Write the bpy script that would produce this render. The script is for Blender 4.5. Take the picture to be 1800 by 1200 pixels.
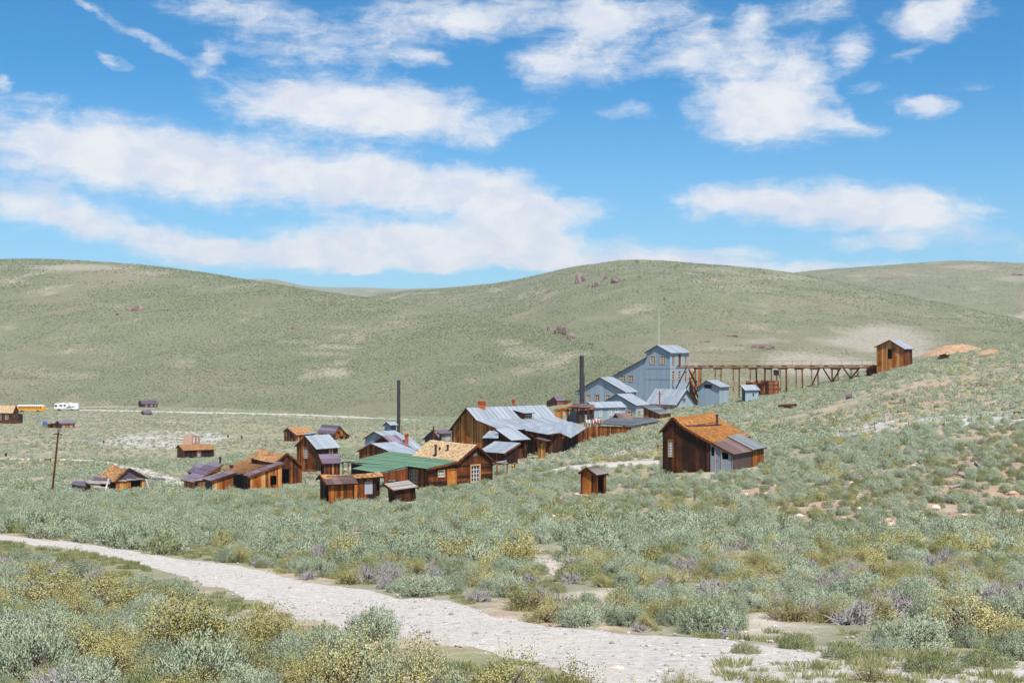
import bpy, bmesh, math, random
import numpy as np
from mathutils import Vector, Matrix
for o in list(bpy.data.objects): bpy.data.objects.remove(o)
SC = bpy.context.scene
COL = SC.collection
R = math.radians
# ------------------------------------------------------------------ camera
CZ = 40.0; F = 2500.0
cam_d = bpy.data.cameras.new('camera'); cam = bpy.data.objects.new('camera', cam_d); COL.objects.link(cam)
cam.location = (0, 0, CZ); cam.rotation_euler = (R(90), 0, 0)
cam_d.sensor_width = 36; cam_d.lens = 50; cam_d.clip_start = 0.3; cam_d.clip_end = 30000
SC.camera = cam
SC.view_settings.view_transform = 'Standard'; SC.view_settings.look = 'None'
SC.view_settings.exposure = 0.42; SC.view_settings.gamma = 1.0
SC.view_settings.use_curve_mapping = False
SC.cycles.max_bounces = 5; SC.cycles.diffuse_bounces = 2; SC.cycles.glossy_bounces = 2
SC.cycles.transmission_bounces = 2; SC.cycles.transparent_max_bounces = 8
SC.cycles.use_adaptive_sampling = True; SC.cycles.adaptive_threshold = 0.02
# ------------------------------------------------------------------ sun
SUN_EL = 60.0; SUN_AZ = 24.0           # azimuth measured from straight behind the camera towards its right
sd = Vector((math.sin(R(SUN_AZ))*math.cos(R(SUN_EL)), -math.cos(R(SUN_AZ))*math.cos(R(SUN_EL)), math.sin(R(SUN_EL))))
sl = bpy.data.lights.new('sun', 'SUN'); sl.energy = 5.0; sl.angle = R(0.55); sl.color = (1.0, 0.955, 0.88)
so = bpy.data.objects.new('sun', sl); COL.objects.link(so); so.rotation_euler = sd.to_track_quat('Z', 'Y').to_euler()
so.location = (60, -100, 300)
# ------------------------------------------------------------------ world: sky and clouds
W = bpy.data.worlds.new('World'); SC.world = W; W.use_nodes = True
nt = W.node_tree; nt.nodes.clear()
class NB:
    """tiny node-building helper"""
    def __init__(s, nt): s.nt = nt
    def n(s, t, **kw):
        nd = s.nt.nodes.new(t)
        for k, v in kw.items(): setattr(nd, k, v)
        return nd
    def link(s, a, b): s.nt.links.new(a, b)
    def put(s, sock, v):
        if isinstance(v, bpy.types.NodeSocket): s.link(v, sock)
        elif v is not None: sock.default_value = v
    def m(s, op, a, b=None, c=None, clamp=False):
        nd = s.n('ShaderNodeMath', operation=op, use_clamp=clamp)
        s.put(nd.inputs[0], a); s.put(nd.inputs[1], b); s.put(nd.inputs[2], c)
        return nd.outputs[0]
    def vm(s, op, a, b=None):
        nd = s.n('ShaderNodeVectorMath', operation=op)
        s.put(nd.inputs[0], a); s.put(nd.inputs[1], b)
        return nd.outputs['Value'] if op in ('LENGTH', 'DOT_PRODUCT', 'DISTANCE') else nd.outputs[0]
    def mr(s, v, a, b, c=0.0, d=1.0, smooth=True):
        nd = s.n('ShaderNodeMapRange', interpolation_type='SMOOTHSTEP' if smooth else 'LINEAR')
        s.put(nd.inputs[0], v)
        for i, x in enumerate((a, b, c, d)): s.put(nd.inputs[i+1], x)
        return nd.outputs[0]
    def mix(s, f, a, b, bt='MIX'):
        nd = s.n('ShaderNodeMix', data_type='RGBA', blend_type=bt)
        s.put(nd.inputs[0], f); s.put(nd.inputs[6], a); s.put(nd.inputs[7], b)
        return nd.outputs[2]
    def noise(s, vec, scale, detail=3.0, rough=0.55, dist=0.0, out=0):
        nd = s.n('ShaderNodeTexNoise'); s.put(nd.inputs['Vector'], vec)
        nd.inputs['Scale'].default_value = scale; nd.inputs['Detail'].default_value = detail
        nd.inputs['Roughness'].default_value = rough; nd.inputs['Distortion'].default_value = dist
        return nd.outputs[out]
    def ramp(s, f, stops, interp='LINEAR'):
        nd = s.n('ShaderNodeValToRGB'); cr = nd.color_ramp; cr.interpolation = interp
        while len(cr.elements) < len(stops): cr.elements.new(0.5)
        for e, (p, c) in zip(cr.elements, stops): e.position = p; e.color = (*c, 1) if len(c) == 3 else c
        s.put(nd.inputs[0], f); return nd.outputs[0]
    def mapping(s, vec, loc=(0,0,0), rot=(0,0,0), sc=(1,1,1), vt='POINT'):
        nd = s.n('ShaderNodeMapping', vector_type=vt); s.put(nd.inputs[0], vec)
        nd.inputs['Location'].default_value = loc; nd.inputs['Rotation'].default_value = rot; nd.inputs['Scale'].default_value = sc
        return nd.outputs[0]
    def comb(s, x, y, z=0.0):
        nd = s.n('ShaderNodeCombineXYZ'); s.put(nd.inputs[0], x); s.put(nd.inputs[1], y); s.put(nd.inputs[2], z); return nd.outputs[0]
    def sep(s, v):
        nd = s.n('ShaderNodeSeparateXYZ'); s.put(nd.inputs[0], v); return nd.outputs
b = NB(nt)
tc = b.n('ShaderNodeTexCoord')
sky = b.n('ShaderNodeTexSky', sky_type='NISHITA', sun_disc=False)
sky.sun_elevation = R(SUN_EL); sky.sun_rotation = R(180 - SUN_AZ)
sky.altitude = 2500; sky.air_density = 1.0; sky.dust_density = 0.4; sky.ozone_density = 3.0
x, y, z = b.sep(tc.outputs['Generated'])
AZ = b.m('MULTIPLY', b.m('ARCTAN2', x, y), 10.0)         # azimuth and elevation in tenths of a radian
EL = b.m('MULTIPLY', b.m('ARCSINE', z), 10.0)
V = b.comb(AZ, EL)
warp = b.vm('SUBTRACT', b.noise(b.mapping(V, sc=(1, 1.9, 1)), 2.3, 4.0, 0.6, out=1), (0.5, 0.5, 0.5))
Vw = b.vm('ADD', V, b.vm('MULTIPLY', warp, (0.42, 0.20, 0.0)))
# cloud banks: azimuth/elevation centre, half-widths, tilt, weight (given as picture px and turned into angles once)
CL = [(150,265,240,72,6,1.0),(440,300,330,66,4,1.05),(730,325,190,48,4,.95),(880,350,110,58,0,.8),(620,185,250,62,4,.9),(520,180,120,38,0,.5),(700,205,170,42,0,.6),
 (50,362,160,36,8,.85),(230,405,190,34,10,.62),(400,440,230,34,4,.62),(660,412,190,34,0,.95),(850,425,180,40,0,.85),(560,445,260,28,0,.6),(720,455,240,24,0,.6),
 (920,395,90,60,0,.7),(1010,368,85,28,0,.7),(1010,440,190,30,0,.55),(1190,458,210,22,0,.75),(1380,470,120,13,0,.7),(1290,440,70,14,0,.45),(1080,468,190,16,0,.8),(800,468,140,12,0,.5),(1560,462,160,10,0,.4),
 (1440,360,250,46,2,1.0),(1590,378,150,40,4,.8),(1300,350,110,26,0,.6),(1520,430,90,13,0,.6),(1650,420,150,16,0,.35),(1780,440,90,14,0,.3),
 (1330,150,110,95,0,.8),(1385,205,110,58,0,.85),(1290,205,90,55,0,.5),(1215,90,70,52,-20,.8),(1060,48,95,44,0,.8),(1030,112,150,42,0,.6),(960,110,80,30,0,.45),(1320,42,38,46,0,.7),(1415,115,60,48,0,.5),
 (930,25,160,40,0,.5),(1140,20,130,30,0,.5),(1655,22,90,42,-8,1.1),(1628,189,56,19,2,.95),(1503,88,34,44,20,.75),(1598,98,44,14,-15,.5),(1505,222,58,22,12,.65),(1430,20,85,26,0,.6),(1530,155,36,14,0,.45),
 (450,42,170,34,8,.5),(690,55,170,40,0,.55),(570,95,240,20,3,.42),(780,18,160,34,0,.45),(742,107,42,17,0,.7),(420,10,140,20,0,.35),(835,42,60,26,0,.45),
 (235,62,190,13,27,.50),(370,102,36,24,0,.75),(202,105,36,14,28,.62),(0,145,14,16,0,.6),(1100,195,64,18,0,.5),(900,215,60,22,0,.4),(840,245,70,22,0,.5),
 (630,473,34,8,0,.6),(80,175,90,10,0,.22),(1700,150,60,12,0,.25),(1720,250,120,60,0,.12),(960,180,50,60,0,.2)]
D = None
for (px, py, rx, ry, rot, w) in CL:
    u = (px-900)/F; v = (600-py)/F
    az = math.atan2(u, 1)*10; el = math.atan2(v, math.hypot(1, u))*10
    q = b.mapping(Vw, loc=(az, el, 0), rot=(0, 0, -R(rot)), sc=(rx/F*10*1.45, ry/F*10*1.45, 1), vt='TEXTURE')
    g = b.mr(b.vm('LENGTH', q), 1.0, 0.0, 0.0, w)
    D = g if D is None else b.m('ADD', D, g)
# the same broken cumulus goes on round the rest of the sky
outside = b.m('MAXIMUM', b.mr(b.m('ABSOLUTE', AZ), 3.5, 4.6), b.mr(EL, 2.5, 3.4))
gen = b.mr(b.noise(b.mapping(V, loc=(3.1, 7.7, 0), sc=(0.55, 1.0, 1)), 0.9, 3.0, 0.5), 0.50, 0.72, 0.0, 1.0)
D = b.m('ADD', D, b.m('MULTIPLY', gen, outside))
n1 = b.noise(b.mapping(Vw, sc=(1.0, 1.55, 1)), 4.2, 10.0, 0.70)
n2 = b.noise(b.mapping(V, rot=(0, 0, R(14)), sc=(0.5, 2.6, 1)), 6.0, 6.0, 0.65)
nn = b.m('ADD', b.m('MULTIPLY', n1, 0.66), b.m('MULTIPLY', n2, 0.34))
dens = b.m('ADD', b.m('MULTIPLY', D, 0.80), b.m('MULTIPLY', b.m('SUBTRACT', nn, 0.5), 1.8))
dens = b.m('MULTIPLY', dens, b.mr(D, 0.02, 0.25))
alpha = b.mr(dens, 0.02, 0.88)
alpha = b.m('MULTIPLY', alpha, 0.96)
veil = b.m('MULTIPLY', b.mr(EL, 2.0, 0.2), 0.40)          # thin bright air towards the horizon
puff = b.noise(b.mapping(Vw, loc=(0.05, -0.10, 0), sc=(1.0, 1.5, 1)), 3.0, 6.0, 0.55)
SKYK = 0.10
skyc = b.mix(1.0, sky.outputs[0], (SKYK*0.17, SKYK*0.745, SKYK*0.99, 1), 'MULTIPLY')
white = b.mix(b.mr(puff, 0.36, 0.62), (0.545, 0.585, 0.675, 1), (0.67, 0.685, 0.705, 1))
skyc = b.mix(veil, skyc, (0.40, 0.54, 0.66, 1))
final = b.mix(alpha, skyc, white)
# Background strength carries the sky scale (0.1), so the cloud radiance is divided by it
bg = b.n('ShaderNodeBackground'); bg.inputs[1].default_value = SKYK
b.link(b.mix(1.0, final, (1/SKYK, 1/SKYK, 1/SKYK, 1), 'MULTIPLY'), bg.inputs[0])
wo = b.n('ShaderNodeOutputWorld'); b.link(bg.outputs[0], wo.inputs[0])
W.cycles.sampling_method = 'MANUAL'; W.cycles.sample_map_resolution = 512

# ------------------------------------------------------------------ numeric noise
def _hash(ix, iy, seed):
    h = (ix.astype(np.int64)*374761393 + iy.astype(np.int64)*668265263 + seed*1442695041) & 0xffffffff
    h = ((h ^ (h >> 13))*1274126177) & 0xffffffff
    return ((h ^ (h >> 16)) & 0xffff)/65535.0
def vnoise(x, y, s, seed=0):
    x = np.asarray(x, float)/s; y = np.asarray(y, float)/s
    ix = np.floor(x); iy = np.floor(y); fx = x-ix; fy = y-iy
    fx = fx*fx*(3-2*fx); fy = fy*fy*(3-2*fy)
    a = _hash(ix, iy, seed); c = _hash(ix+1, iy, seed); d = _hash(ix, iy+1, seed); e = _hash(ix+1, iy+1, seed)
    return (a*(1-fx)+c*fx)*(1-fy)+(d*(1-fx)+e*fx)*fy
def fbm(x, y, s, seed=0, octv=4):
    t = 0; a = 1; n = 0
    for i in range(octv):
        t = t+a*vnoise(x, y, s/2**i, seed+i*17); n += a; a *= 0.5
    return t/n

# ------------------------------------------------------------------ terrain (real heights; the table gives, per bearing, where the slope is seen at each distance)
TY = np.array([6, 9, 14, 20, 30, 45, 60, 75, 85, 95, 110, 130, 160, 190, 230, 250, 280, 340, 420, 520, 650, 800, 1000.])
TAB = {
 -300: [1600,1400,1225,1140,1035,950,928,914,904,897,888,880,868,853,828,818,803,781,758,742,724,708,698],
 0:    [1600,1400,1222,1138,1034,952,930,915,905,898,889,881,869,854,829,819,804,782,759,742,724,708,698],
 200:  [1600,1400,1220,1134,1038,962,934,917,906,899,890,881,869,853,827,817,802,781,758,739,719,706,698],
 400:  [1600,1400,1216,1132,1044,972,940,920,908,900,890,879,865,846,822,812,799,780,759,740,722,708,698],
 600:  [1600,1400,1214,1130,1046,978,944,925,913,904,890,873,853,833,808,799,787,770,756,743,729,711,699],
 800:  [1600,1400,1212,1128,1044,978,944,922,908,898,880,857,824,798,776,769,762,752,745,738,729,711,699],
 1000: [1600,1400,1208,1124,1040,972,940,916,902,892,875,844,805,778,757,750,741,729,718,709,704,700,698],
 1200: [1600,1400,1206,1122,1036,968,936,912,896,882,856,822,785,758,735,727,717,706,697,692,690,690,695],
 1400: [1600,1400,1206,1122,1036,970,938,921,893,872,844,810,775,746,712,698,686,684,690,696,700,700,700],
 1600: [1600,1400,1208,1124,1038,972,940,918,888,862,825,785,736,692,649,635,628,640,662,678,690,695,700],
 1800: [1600,1400,1210,1126,1040,975,942,920,888,858,812,765,711,666,622,607,601,615,640,660,678,690,700],
 2100: [1600,1400,1215,1130,1044,978,944,922,888,855,800,745,682,632,582,565,556,565,590,615,640,660,680],
}
TXc = np.array(sorted(TAB)); TV = np.array([TAB[k] for k in TXc], float)
NU, NL = 420, 460
GU = np.linspace(-0.62, 0.62, NU); GL = np.linspace(math.log(2.0), math.log(1000.0), NL)
YY = np.exp(GL)
def _table_py(pxs):
    colv = np.array([np.interp(GL, np.log(TY), row) for row in TV])          # cols x NL
    pxs = np.clip(pxs, TXc[0], TXc[-1])
    return np.array([[np.interp(p, TXc, colv[:, j]) for p in pxs] for j in range(NL)])
_py = _table_py(900+GU*F)                                                     # NL x NU
GZ = CZ+(600-_py)/F*YY[:, None]
low = YY < 6
GZ[low, :] = GZ[np.argmin(abs(YY-6)), :][None, :]
def _blur(A, k):
    ker = np.hanning(2*k+3)[1:-1]; ker /= ker.sum()
    A = np.apply_along_axis(lambda r: np.convolve(np.pad(r, k, 'edge'), ker, 'valid'), 0, A)
    return np.apply_along_axis(lambda r: np.convolve(np.pad(r, k, 'edge'), ker, 'valid'), 1, A)
GZ = _blur(GZ, 9)
_GX = GU[None, :]*YY[:, None]; _GY = np.repeat(YY[:, None], NU, 1)
GZ += (fbm(_GX, _GY, 2.6, 5, 3)-0.5)*0.22*np.clip(_GY/18, 0.3, 1)
GZ += (fbm(_GX, _GY, 11, 9, 3)-0.5)*0.55*np.clip((_GY-25)/40, 0, 1)*np.clip((_GX+60)/60, 0.2, 1)
def gz(X, Y):
    X = np.asarray(X, float); Y = np.asarray(Y, float)
    fu = np.clip((X/np.maximum(Y, 1e-3)-GU[0])/(GU[1]-GU[0]), 0, NU-1.001); fl = np.clip((np.log(np.maximum(Y, 2.0))-GL[0])/(GL[1]-GL[0]), 0, NL-1.001)
    iu = fu.astype(int); il = fl.astype(int); a = fu-iu; c = fl-il
    return GZ[il, iu]*(1-a)*(1-c)+GZ[il, iu+1]*a*(1-c)+GZ[il+1, iu]*(1-a)*c+GZ[il+1, iu+1]*a*c
def hit(px, py, y0=9.0):
    u = (px-900)/F; ys = np.exp(np.linspace(math.log(y0), math.log(990), 1500))
    p = 600-(gz(u*ys, ys)-CZ)/ys*F
    k = np.nonzero(p <= py)[0]
    Y = ys[k[0]] if len(k) else ys[-1]
    return Vector((u*Y, Y, float(gz(u*Y, Y))))
def wp(px, py, Y): return Vector(((px-900)/F*Y, Y, CZ+(600-py)/F*Y))
def gp(px, Y):
    X = (px-900)/F*Y; return Vector((X, Y, float(gz(X, Y))))

# ------------------------------------------------------------------ tagging and mesh helpers
def tag(o, label=None, cat=None, group=None, kind=None):
    if label: o['label'] = label
    if cat: o['category'] = cat
    if group: o['group'] = group
    if kind: o['kind'] = kind
    return o
def empty(name, loc, label, cat, group=None):
    o = bpy.data.objects.new(name, None); COL.objects.link(o); o.location = loc; o.empty_display_size = 0.3
    tag(o, label, cat, group); o['_abs'] = tuple(loc); return o
def absloc(o):
    p = Vector((0, 0, 0))
    while o is not None: p += o.location; o = o.parent
    return p
class MB:
    """collects faces (with a per-face tone) in world coordinates and links them as ONE mesh object"""
    def __init__(s): s.v = []; s.f = []; s.t = []; s.mi = []
    def face(s, pts, tone=0.5, mi=0):
        k = len(s.v); s.v += [tuple(p) for p in pts]; s.f.append(tuple(range(k, k+len(pts)))); s.t.append(tone); s.mi.append(mi)
    def prism(s, poly, off, tone=0.5, mi=0):
        """poly: loop of points; off: extrusion vector"""
        poly = [Vector(p) for p in poly]; off = Vector(off); n = len(poly)
        nrm = Vector((0, 0, 0))
        for i in range(n): nrm += poly[i].cross(poly[(i+1) % n])
        if nrm.dot(off) > 0: poly.reverse()
        k = len(s.v); s.v += [tuple(p) for p in poly]+[tuple(p+off) for p in poly]
        s.f.append(tuple(range(k, k+n))); s.f.append(tuple(range(k+2*n-1, k+n-1, -1)))
        for i in range(n): s.f.append((k+(i+1) % n, k+i, k+n+i, k+n+(i+1) % n))
        s.t += [tone]*(n+2); s.mi += [mi]*(n+2)
    def box(s, c, half, tone=0.5, ax=None, mi=0):
        ax = ax or (Vector((1, 0, 0)), Vector((0, 1, 0)), Vector((0, 0, 1))); c = Vector(c)
        a, d, e = (Vector(q)*h for q, h in zip(ax, half))
        s.prism([c-a-d-e, c+a-d-e, c+a+d-e, c-a+d-e], e*2, tone, mi)
    def bar(s, p, q, w, h=None, tone=0.5, mi=0):
        p = Vector(p); q = Vector(q); h = h or w; d = (q-p).normalized()
        up = Vector((0, 0, 1)) if abs(d.z) < 0.95 else Vector((0, 1, 0))
        a = d.cross(up).normalized()*w/2; c = a.normalized().cross(d)*h/2
        s.prism([p-a-c, p+a-c, p+a+c, p-a+c], q-p, tone, mi)
    def tube(s, p, q, r0, r1=None, n=10, tone=0.5, cap=True, mi=0):
        p = Vector(p); q = Vector(q); r1 = r0 if r1 is None else r1; d = (q-p).normalized()
        up = Vector((0, 0, 1)) if abs(d.z) < 0.95 else Vector((0, 1, 0))
        a = d.cross(up).normalized(); c = a.cross(d); k = len(s.v)
        for (o, r) in ((p, r0), (q, r1)):
            for i in range(n):
                t = 2*math.pi*i/n; s.v.append(tuple(o+(a*math.cos(t)+c*math.sin(t))*r))
        for i in range(n):
            j = (i+1) % n; s.f.append((k+i, k+j, k+n+j, k+n+i)); s.t.append(tone); s.mi.append(mi)
        if cap:
            s.f.append(tuple(range(k+n-1, k-1, -1))); s.f.append(tuple(range(k+n, k+2*n))); s.t += [tone]*2; s.mi += [mi]*2
    def build(s, name, mat, parent=None, kind=None, label=None, smooth=False):
        if not s.f: return None
        me = bpy.data.meshes.new(name)
        org = absloc(parent) if parent is not None else Vector((0, 0, 0))
        me.from_pydata([(p[0]-org.x, p[1]-org.y, p[2]-org.z) for p in s.v], [], s.f)
        at = me.attributes.new('tone', 'FLOAT', 'FACE'); at.data.foreach_set('value', s.t)
        for m in (mat if isinstance(mat, (list, tuple)) else [mat]): me.materials.append(m)
        if isinstance(mat, (list, tuple)): me.polygons.foreach_set('material_index', s.mi)
        if smooth: me.polygons.foreach_set('use_smooth', [True]*len(me.polygons))
        me.update()
        o = bpy.data.objects.new(name, me); COL.objects.link(o)
        if parent is not None: o.parent = parent
        if kind: o['kind'] = kind
        if label: o['label'] = label
        return o
def np_mesh(name, verts, faces, mats, mi=None, attrs=None, smooth=False):
    """fast mesh from arrays; faces: (n,3) or (n,4)"""
    me = bpy.data.meshes.new(name); verts = np.asarray(verts, np.float32); faces = np.asarray(faces, np.int32)
    k = faces.shape[1]; nf = len(faces)
    me.vertices.add(len(verts)); me.vertices.foreach_set('co', verts.ravel())
    me.loops.add(nf*k); me.loops.foreach_set('vertex_index', faces.ravel())
    me.polygons.add(nf); me.polygons.foreach_set('loop_start', np.arange(0, nf*k, k, dtype=np.int32))
    if mi is not None: me.polygons.foreach_set('material_index', np.asarray(mi, np.int32))
    if smooth: me.polygons.foreach_set('use_smooth', np.ones(nf, bool))
    for m in mats: me.materials.append(m)
    me.update(calc_edges=True)
    for nm, (dom, arr) in (attrs or {}).items():
        a = me.attributes.new(nm, 'FLOAT', dom); a.data.foreach_set('value', np.asarray(arr, np.float32))
    me.validate(); return me

# ------------------------------------------------------------------ materials
def material(name):
    m = bpy.data.materials.new(name); m.use_nodes = True; m.node_tree.nodes.clear()
    q = NB(m.node_tree); out = q.n('ShaderNodeOutputMaterial'); return m, q, out
def principled(q, out, col, rough=0.8, metal=0.0, spec=0.3, bump=None, bstr=0.3, bdist=0.05):
    p = q.n('ShaderNodeBsdfPrincipled'); q.put(p.inputs['Base Color'], col); q.put(p.inputs['Roughness'], rough)
    q.put(p.inputs['Metallic'], metal); q.put(p.inputs['Specular IOR Level'], spec)
    if bump is not None:
        bn = q.n('ShaderNodeBump'); bn.inputs['Strength'].default_value = bstr; bn.inputs['Distance'].default_value = bdist
        q.link(bump, bn.inputs['Height']); q.link(bn.outputs[0], p.inputs['Normal'])
    q.link(p.outputs[0], out.inputs[0]); return p
def attr(q, name, typ='GEOMETRY'):
    a = q.n('ShaderNodeAttribute', attribute_name=name, attribute_type=typ); return a.outputs['Fac']
def toned(name, stops, streak=(7, 7, 0.5), namp=0.35, rough=0.85, spec=0.15, metal=0.0, nscale=1.0, spots=None, bstr=0.4):
    """weathered material: per-piece tone from the mesh, streaky grain from noise, optional rust / lichen spots"""
    m, q, out = material(name); pos = q.n('ShaderNodeNewGeometry').outputs['Position']
    t = attr(q, 'tone')
    n = q.noise(q.mapping(pos, sc=streak), nscale, 5, 0.65)
    n2 = q.noise(pos, 0.9, 3, 0.5)
    f = q.m('ADD', t, q.m('MULTIPLY', q.m('SUBTRACT', n, 0.5), namp))
    f = q.m('ADD', f, q.m('MULTIPLY', q.m('SUBTRACT', n2, 0.5), namp*0.8), clamp=True)
    c = q.ramp(f, stops)
    if spots:
        sc, lo, hi, colr, k = spots
        c = q.mix(q.m('MULTIPLY', q.mr(q.noise(q.mapping(pos, sc=(1, 1, 0.45)), sc, 6, 0.7), lo, hi), k), c, (*colr, 1))
    principled(q, out, c, rough, metal, spec, bump=n, bstr=bstr, bdist=0.02); return m
M = {}
M['wood'] = toned('weathered_wood', [(0, (.012, .006, .004)), (.22, (.035, .014, .007)), (.42, (.115, .033, .008)), (.62, (.29, .085, .014)), (.82, (.48, .185, .036)), (1, (.52, .31, .14))], namp=0.62)
M['greywood'] = toned('grey_weathered_wood', [(0, (.06, .05, .045)), (.5, (.26, .23, .21)), (1, (.50, .46, .43))], namp=0.4)
M['shingle'] = toned('wood_shingle', [(0, (.10, .045, .02)), (.35, (.30, .145, .06)), (.65, (.48, .25, .105)), (1, (.62, .38, .19))], streak=(3, 3, 3), namp=0.35)
M['tanshingle'] = toned('pale_wood_shingle', [(0, (.28, .17, .09)), (.4, (.50, .33, .175)), (.7, (.62, .44, .25)), (1, (.72, .55, .35))], streak=(3, 3, 3), namp=0.3)
M['orangeshingle'] = toned('orange_wood_shingle', [(0, (.10, .035, .010)), (.4, (.30, .118, .030)), (.7, (.43, .195, .062)), (1, (.56, .34, .15))], streak=(3, 3, 3), namp=0.3)
M['tin'] = toned('galvanised_roof', [(0, (.14, .13, .14)), (.3, (.21, .235, .265)), (.6, (.265, .30, .345)), (1, (.35, .385, .425))], streak=(1.2, 1.2, .35), namp=0.22, rough=0.55, spec=0.4, spots=(0.55, .54, .76, (.27, .20, .165), .65), bstr=0.12)
M['bluewall'] = toned('blue_sheet_siding', [(0, (.15, .20, .25)), (.5, (.245, .32, .39)), (1, (.36, .43, .49))], streak=(1.5, 1.5, .2), namp=0.16, rough=0.6, spec=0.3, spots=(.5, .64, .85, (.25, .17, .12), .4), bstr=0.1)
M['purple'] = toned('faded_tar_paper', [(0, (.055, .040, .055)), (.5, (.135, .105, .145)), (1, (.27, .23, .28))], streak=(1.5, 1.5, .6), namp=0.35, rough=0.9)
M['slate'] = toned('dark_tar_paper', [(0, (.05, .05, .06)), (.5, (.105, .11, .13)), (1, (.22, .25, .25))], streak=(1.5, 1.5, .6), namp=0.3, rough=0.85)
M['rustroof'] = toned('rusted_sheet', [(0, (.035, .022, .020)), (.4, (.095, .058, .052)), (.7, (.155, .098, .088)), (1, (.27, .20, .18))], streak=(2, 2, .4), namp=0.4, rough=0.7, spec=0.3)
M['green'] = toned('faded_green_roofing', [(0, (.06, .135, .08)), (.5, (.11, .20, .13)), (1, (.19, .28, .20))], streak=(.8, .8, .8), namp=0.45, rough=0.9)
M['brick'] = toned('red_brick', [(0, (.22, .05, .02)), (.5, (.42, .11, .045)), (1, (.50, .20, .12))], streak=(4, 4, 12), namp=0.5, rough=0.9)
M['pinkbrick'] = toned('pale_pink_brick', [(0, (.36, .20, .15)), (.5, (.50, .29, .22)), (1, (.60, .40, .33))], streak=(2, 2, 8), namp=0.3, rough=0.9)
M['iron'] = toned('dark_iron', [(0, (.018, .015, .018)), (.5, (.045, .034, .042)), (1, (.12, .08, .07))], streak=(1, 1, .5), namp=0.3, rough=0.6, spec=0.4)
M['rust'] = toned('rust', [(0, (.04, .012, .008)), (.4, (.15, .04, .014)), (.7, (.32, .095, .025)), (1, (.46, .22, .09))], streak=(3, 3, .5), namp=0.5, rough=0.85)
M['frame'] = toned('tan_window_frame', [(0, (.16, .07, .025)), (.5, (.42, .24, .11)), (1, (.58, .42, .25))], namp=0.2)
M['white'] = toned('white_paint', [(0, (.35, .33, .31)), (.5, (.62, .61, .59)), (1, (.82, .82, .81))], namp=0.1)
M['rock'] = toned('reddish_rock', [(0, (.22, .12, .09)), (.4, (.40, .24, .17)), (.7, (.55, .38, .28)), (1, (.74, .68, .62))], streak=(1.5, 1.5, 1.5), namp=0.5, rough=0.95)
M['outcrop'] = toned('brown_outcrop_rock', [(0, (.055, .040, .040)), (.5, (.15, .10, .09)), (1, (.27, .20, .175))], streak=(.3, .3, .2), namp=0.6, rough=0.95)
M['stone'] = toned('pale_gravel_stone', [(0, (.26, .22, .19)), (.5, (.42, .38, .345)), (1, (.58, .56, .54))], streak=(9, 9, 9), namp=0.3, rough=0.95)
def flat(name, c, rough=0.5, spec=0.4):
    m, q, out = material(name); principled(q, out, (*c, 1), rough, 0, spec); return m
M['glass'] = flat('dark_window_glass', (.03, .035, .045), 0.08, 0.6)
M['yellow'] = flat('bus_yellow', (.80, .36, .012), 0.4)
M['black'] = flat('black_rubber', (.015, .015, .015), 0.7)
M['signyellow'] = flat('sign_yellow', (.80, .42, .02), 0.5)
M['signbrown'] = flat('sign_brown', (.09, .035, .018), 0.7)
M['rv'] = flat('white_gelcoat', (.80, .80, .79), 0.35)
M['rvgrey'] = flat('charcoal_stripe', (.06, .06, .07), 0.4)
M['bluetarp'] = flat('blue_plastic', (.03, .09, .42), 0.5)
M['orange'] = flat('orange_plastic', (.85, .22, .03), 0.5)
M['red'] = flat('red_lamp', (.5, .02, .02), 0.4)
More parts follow.
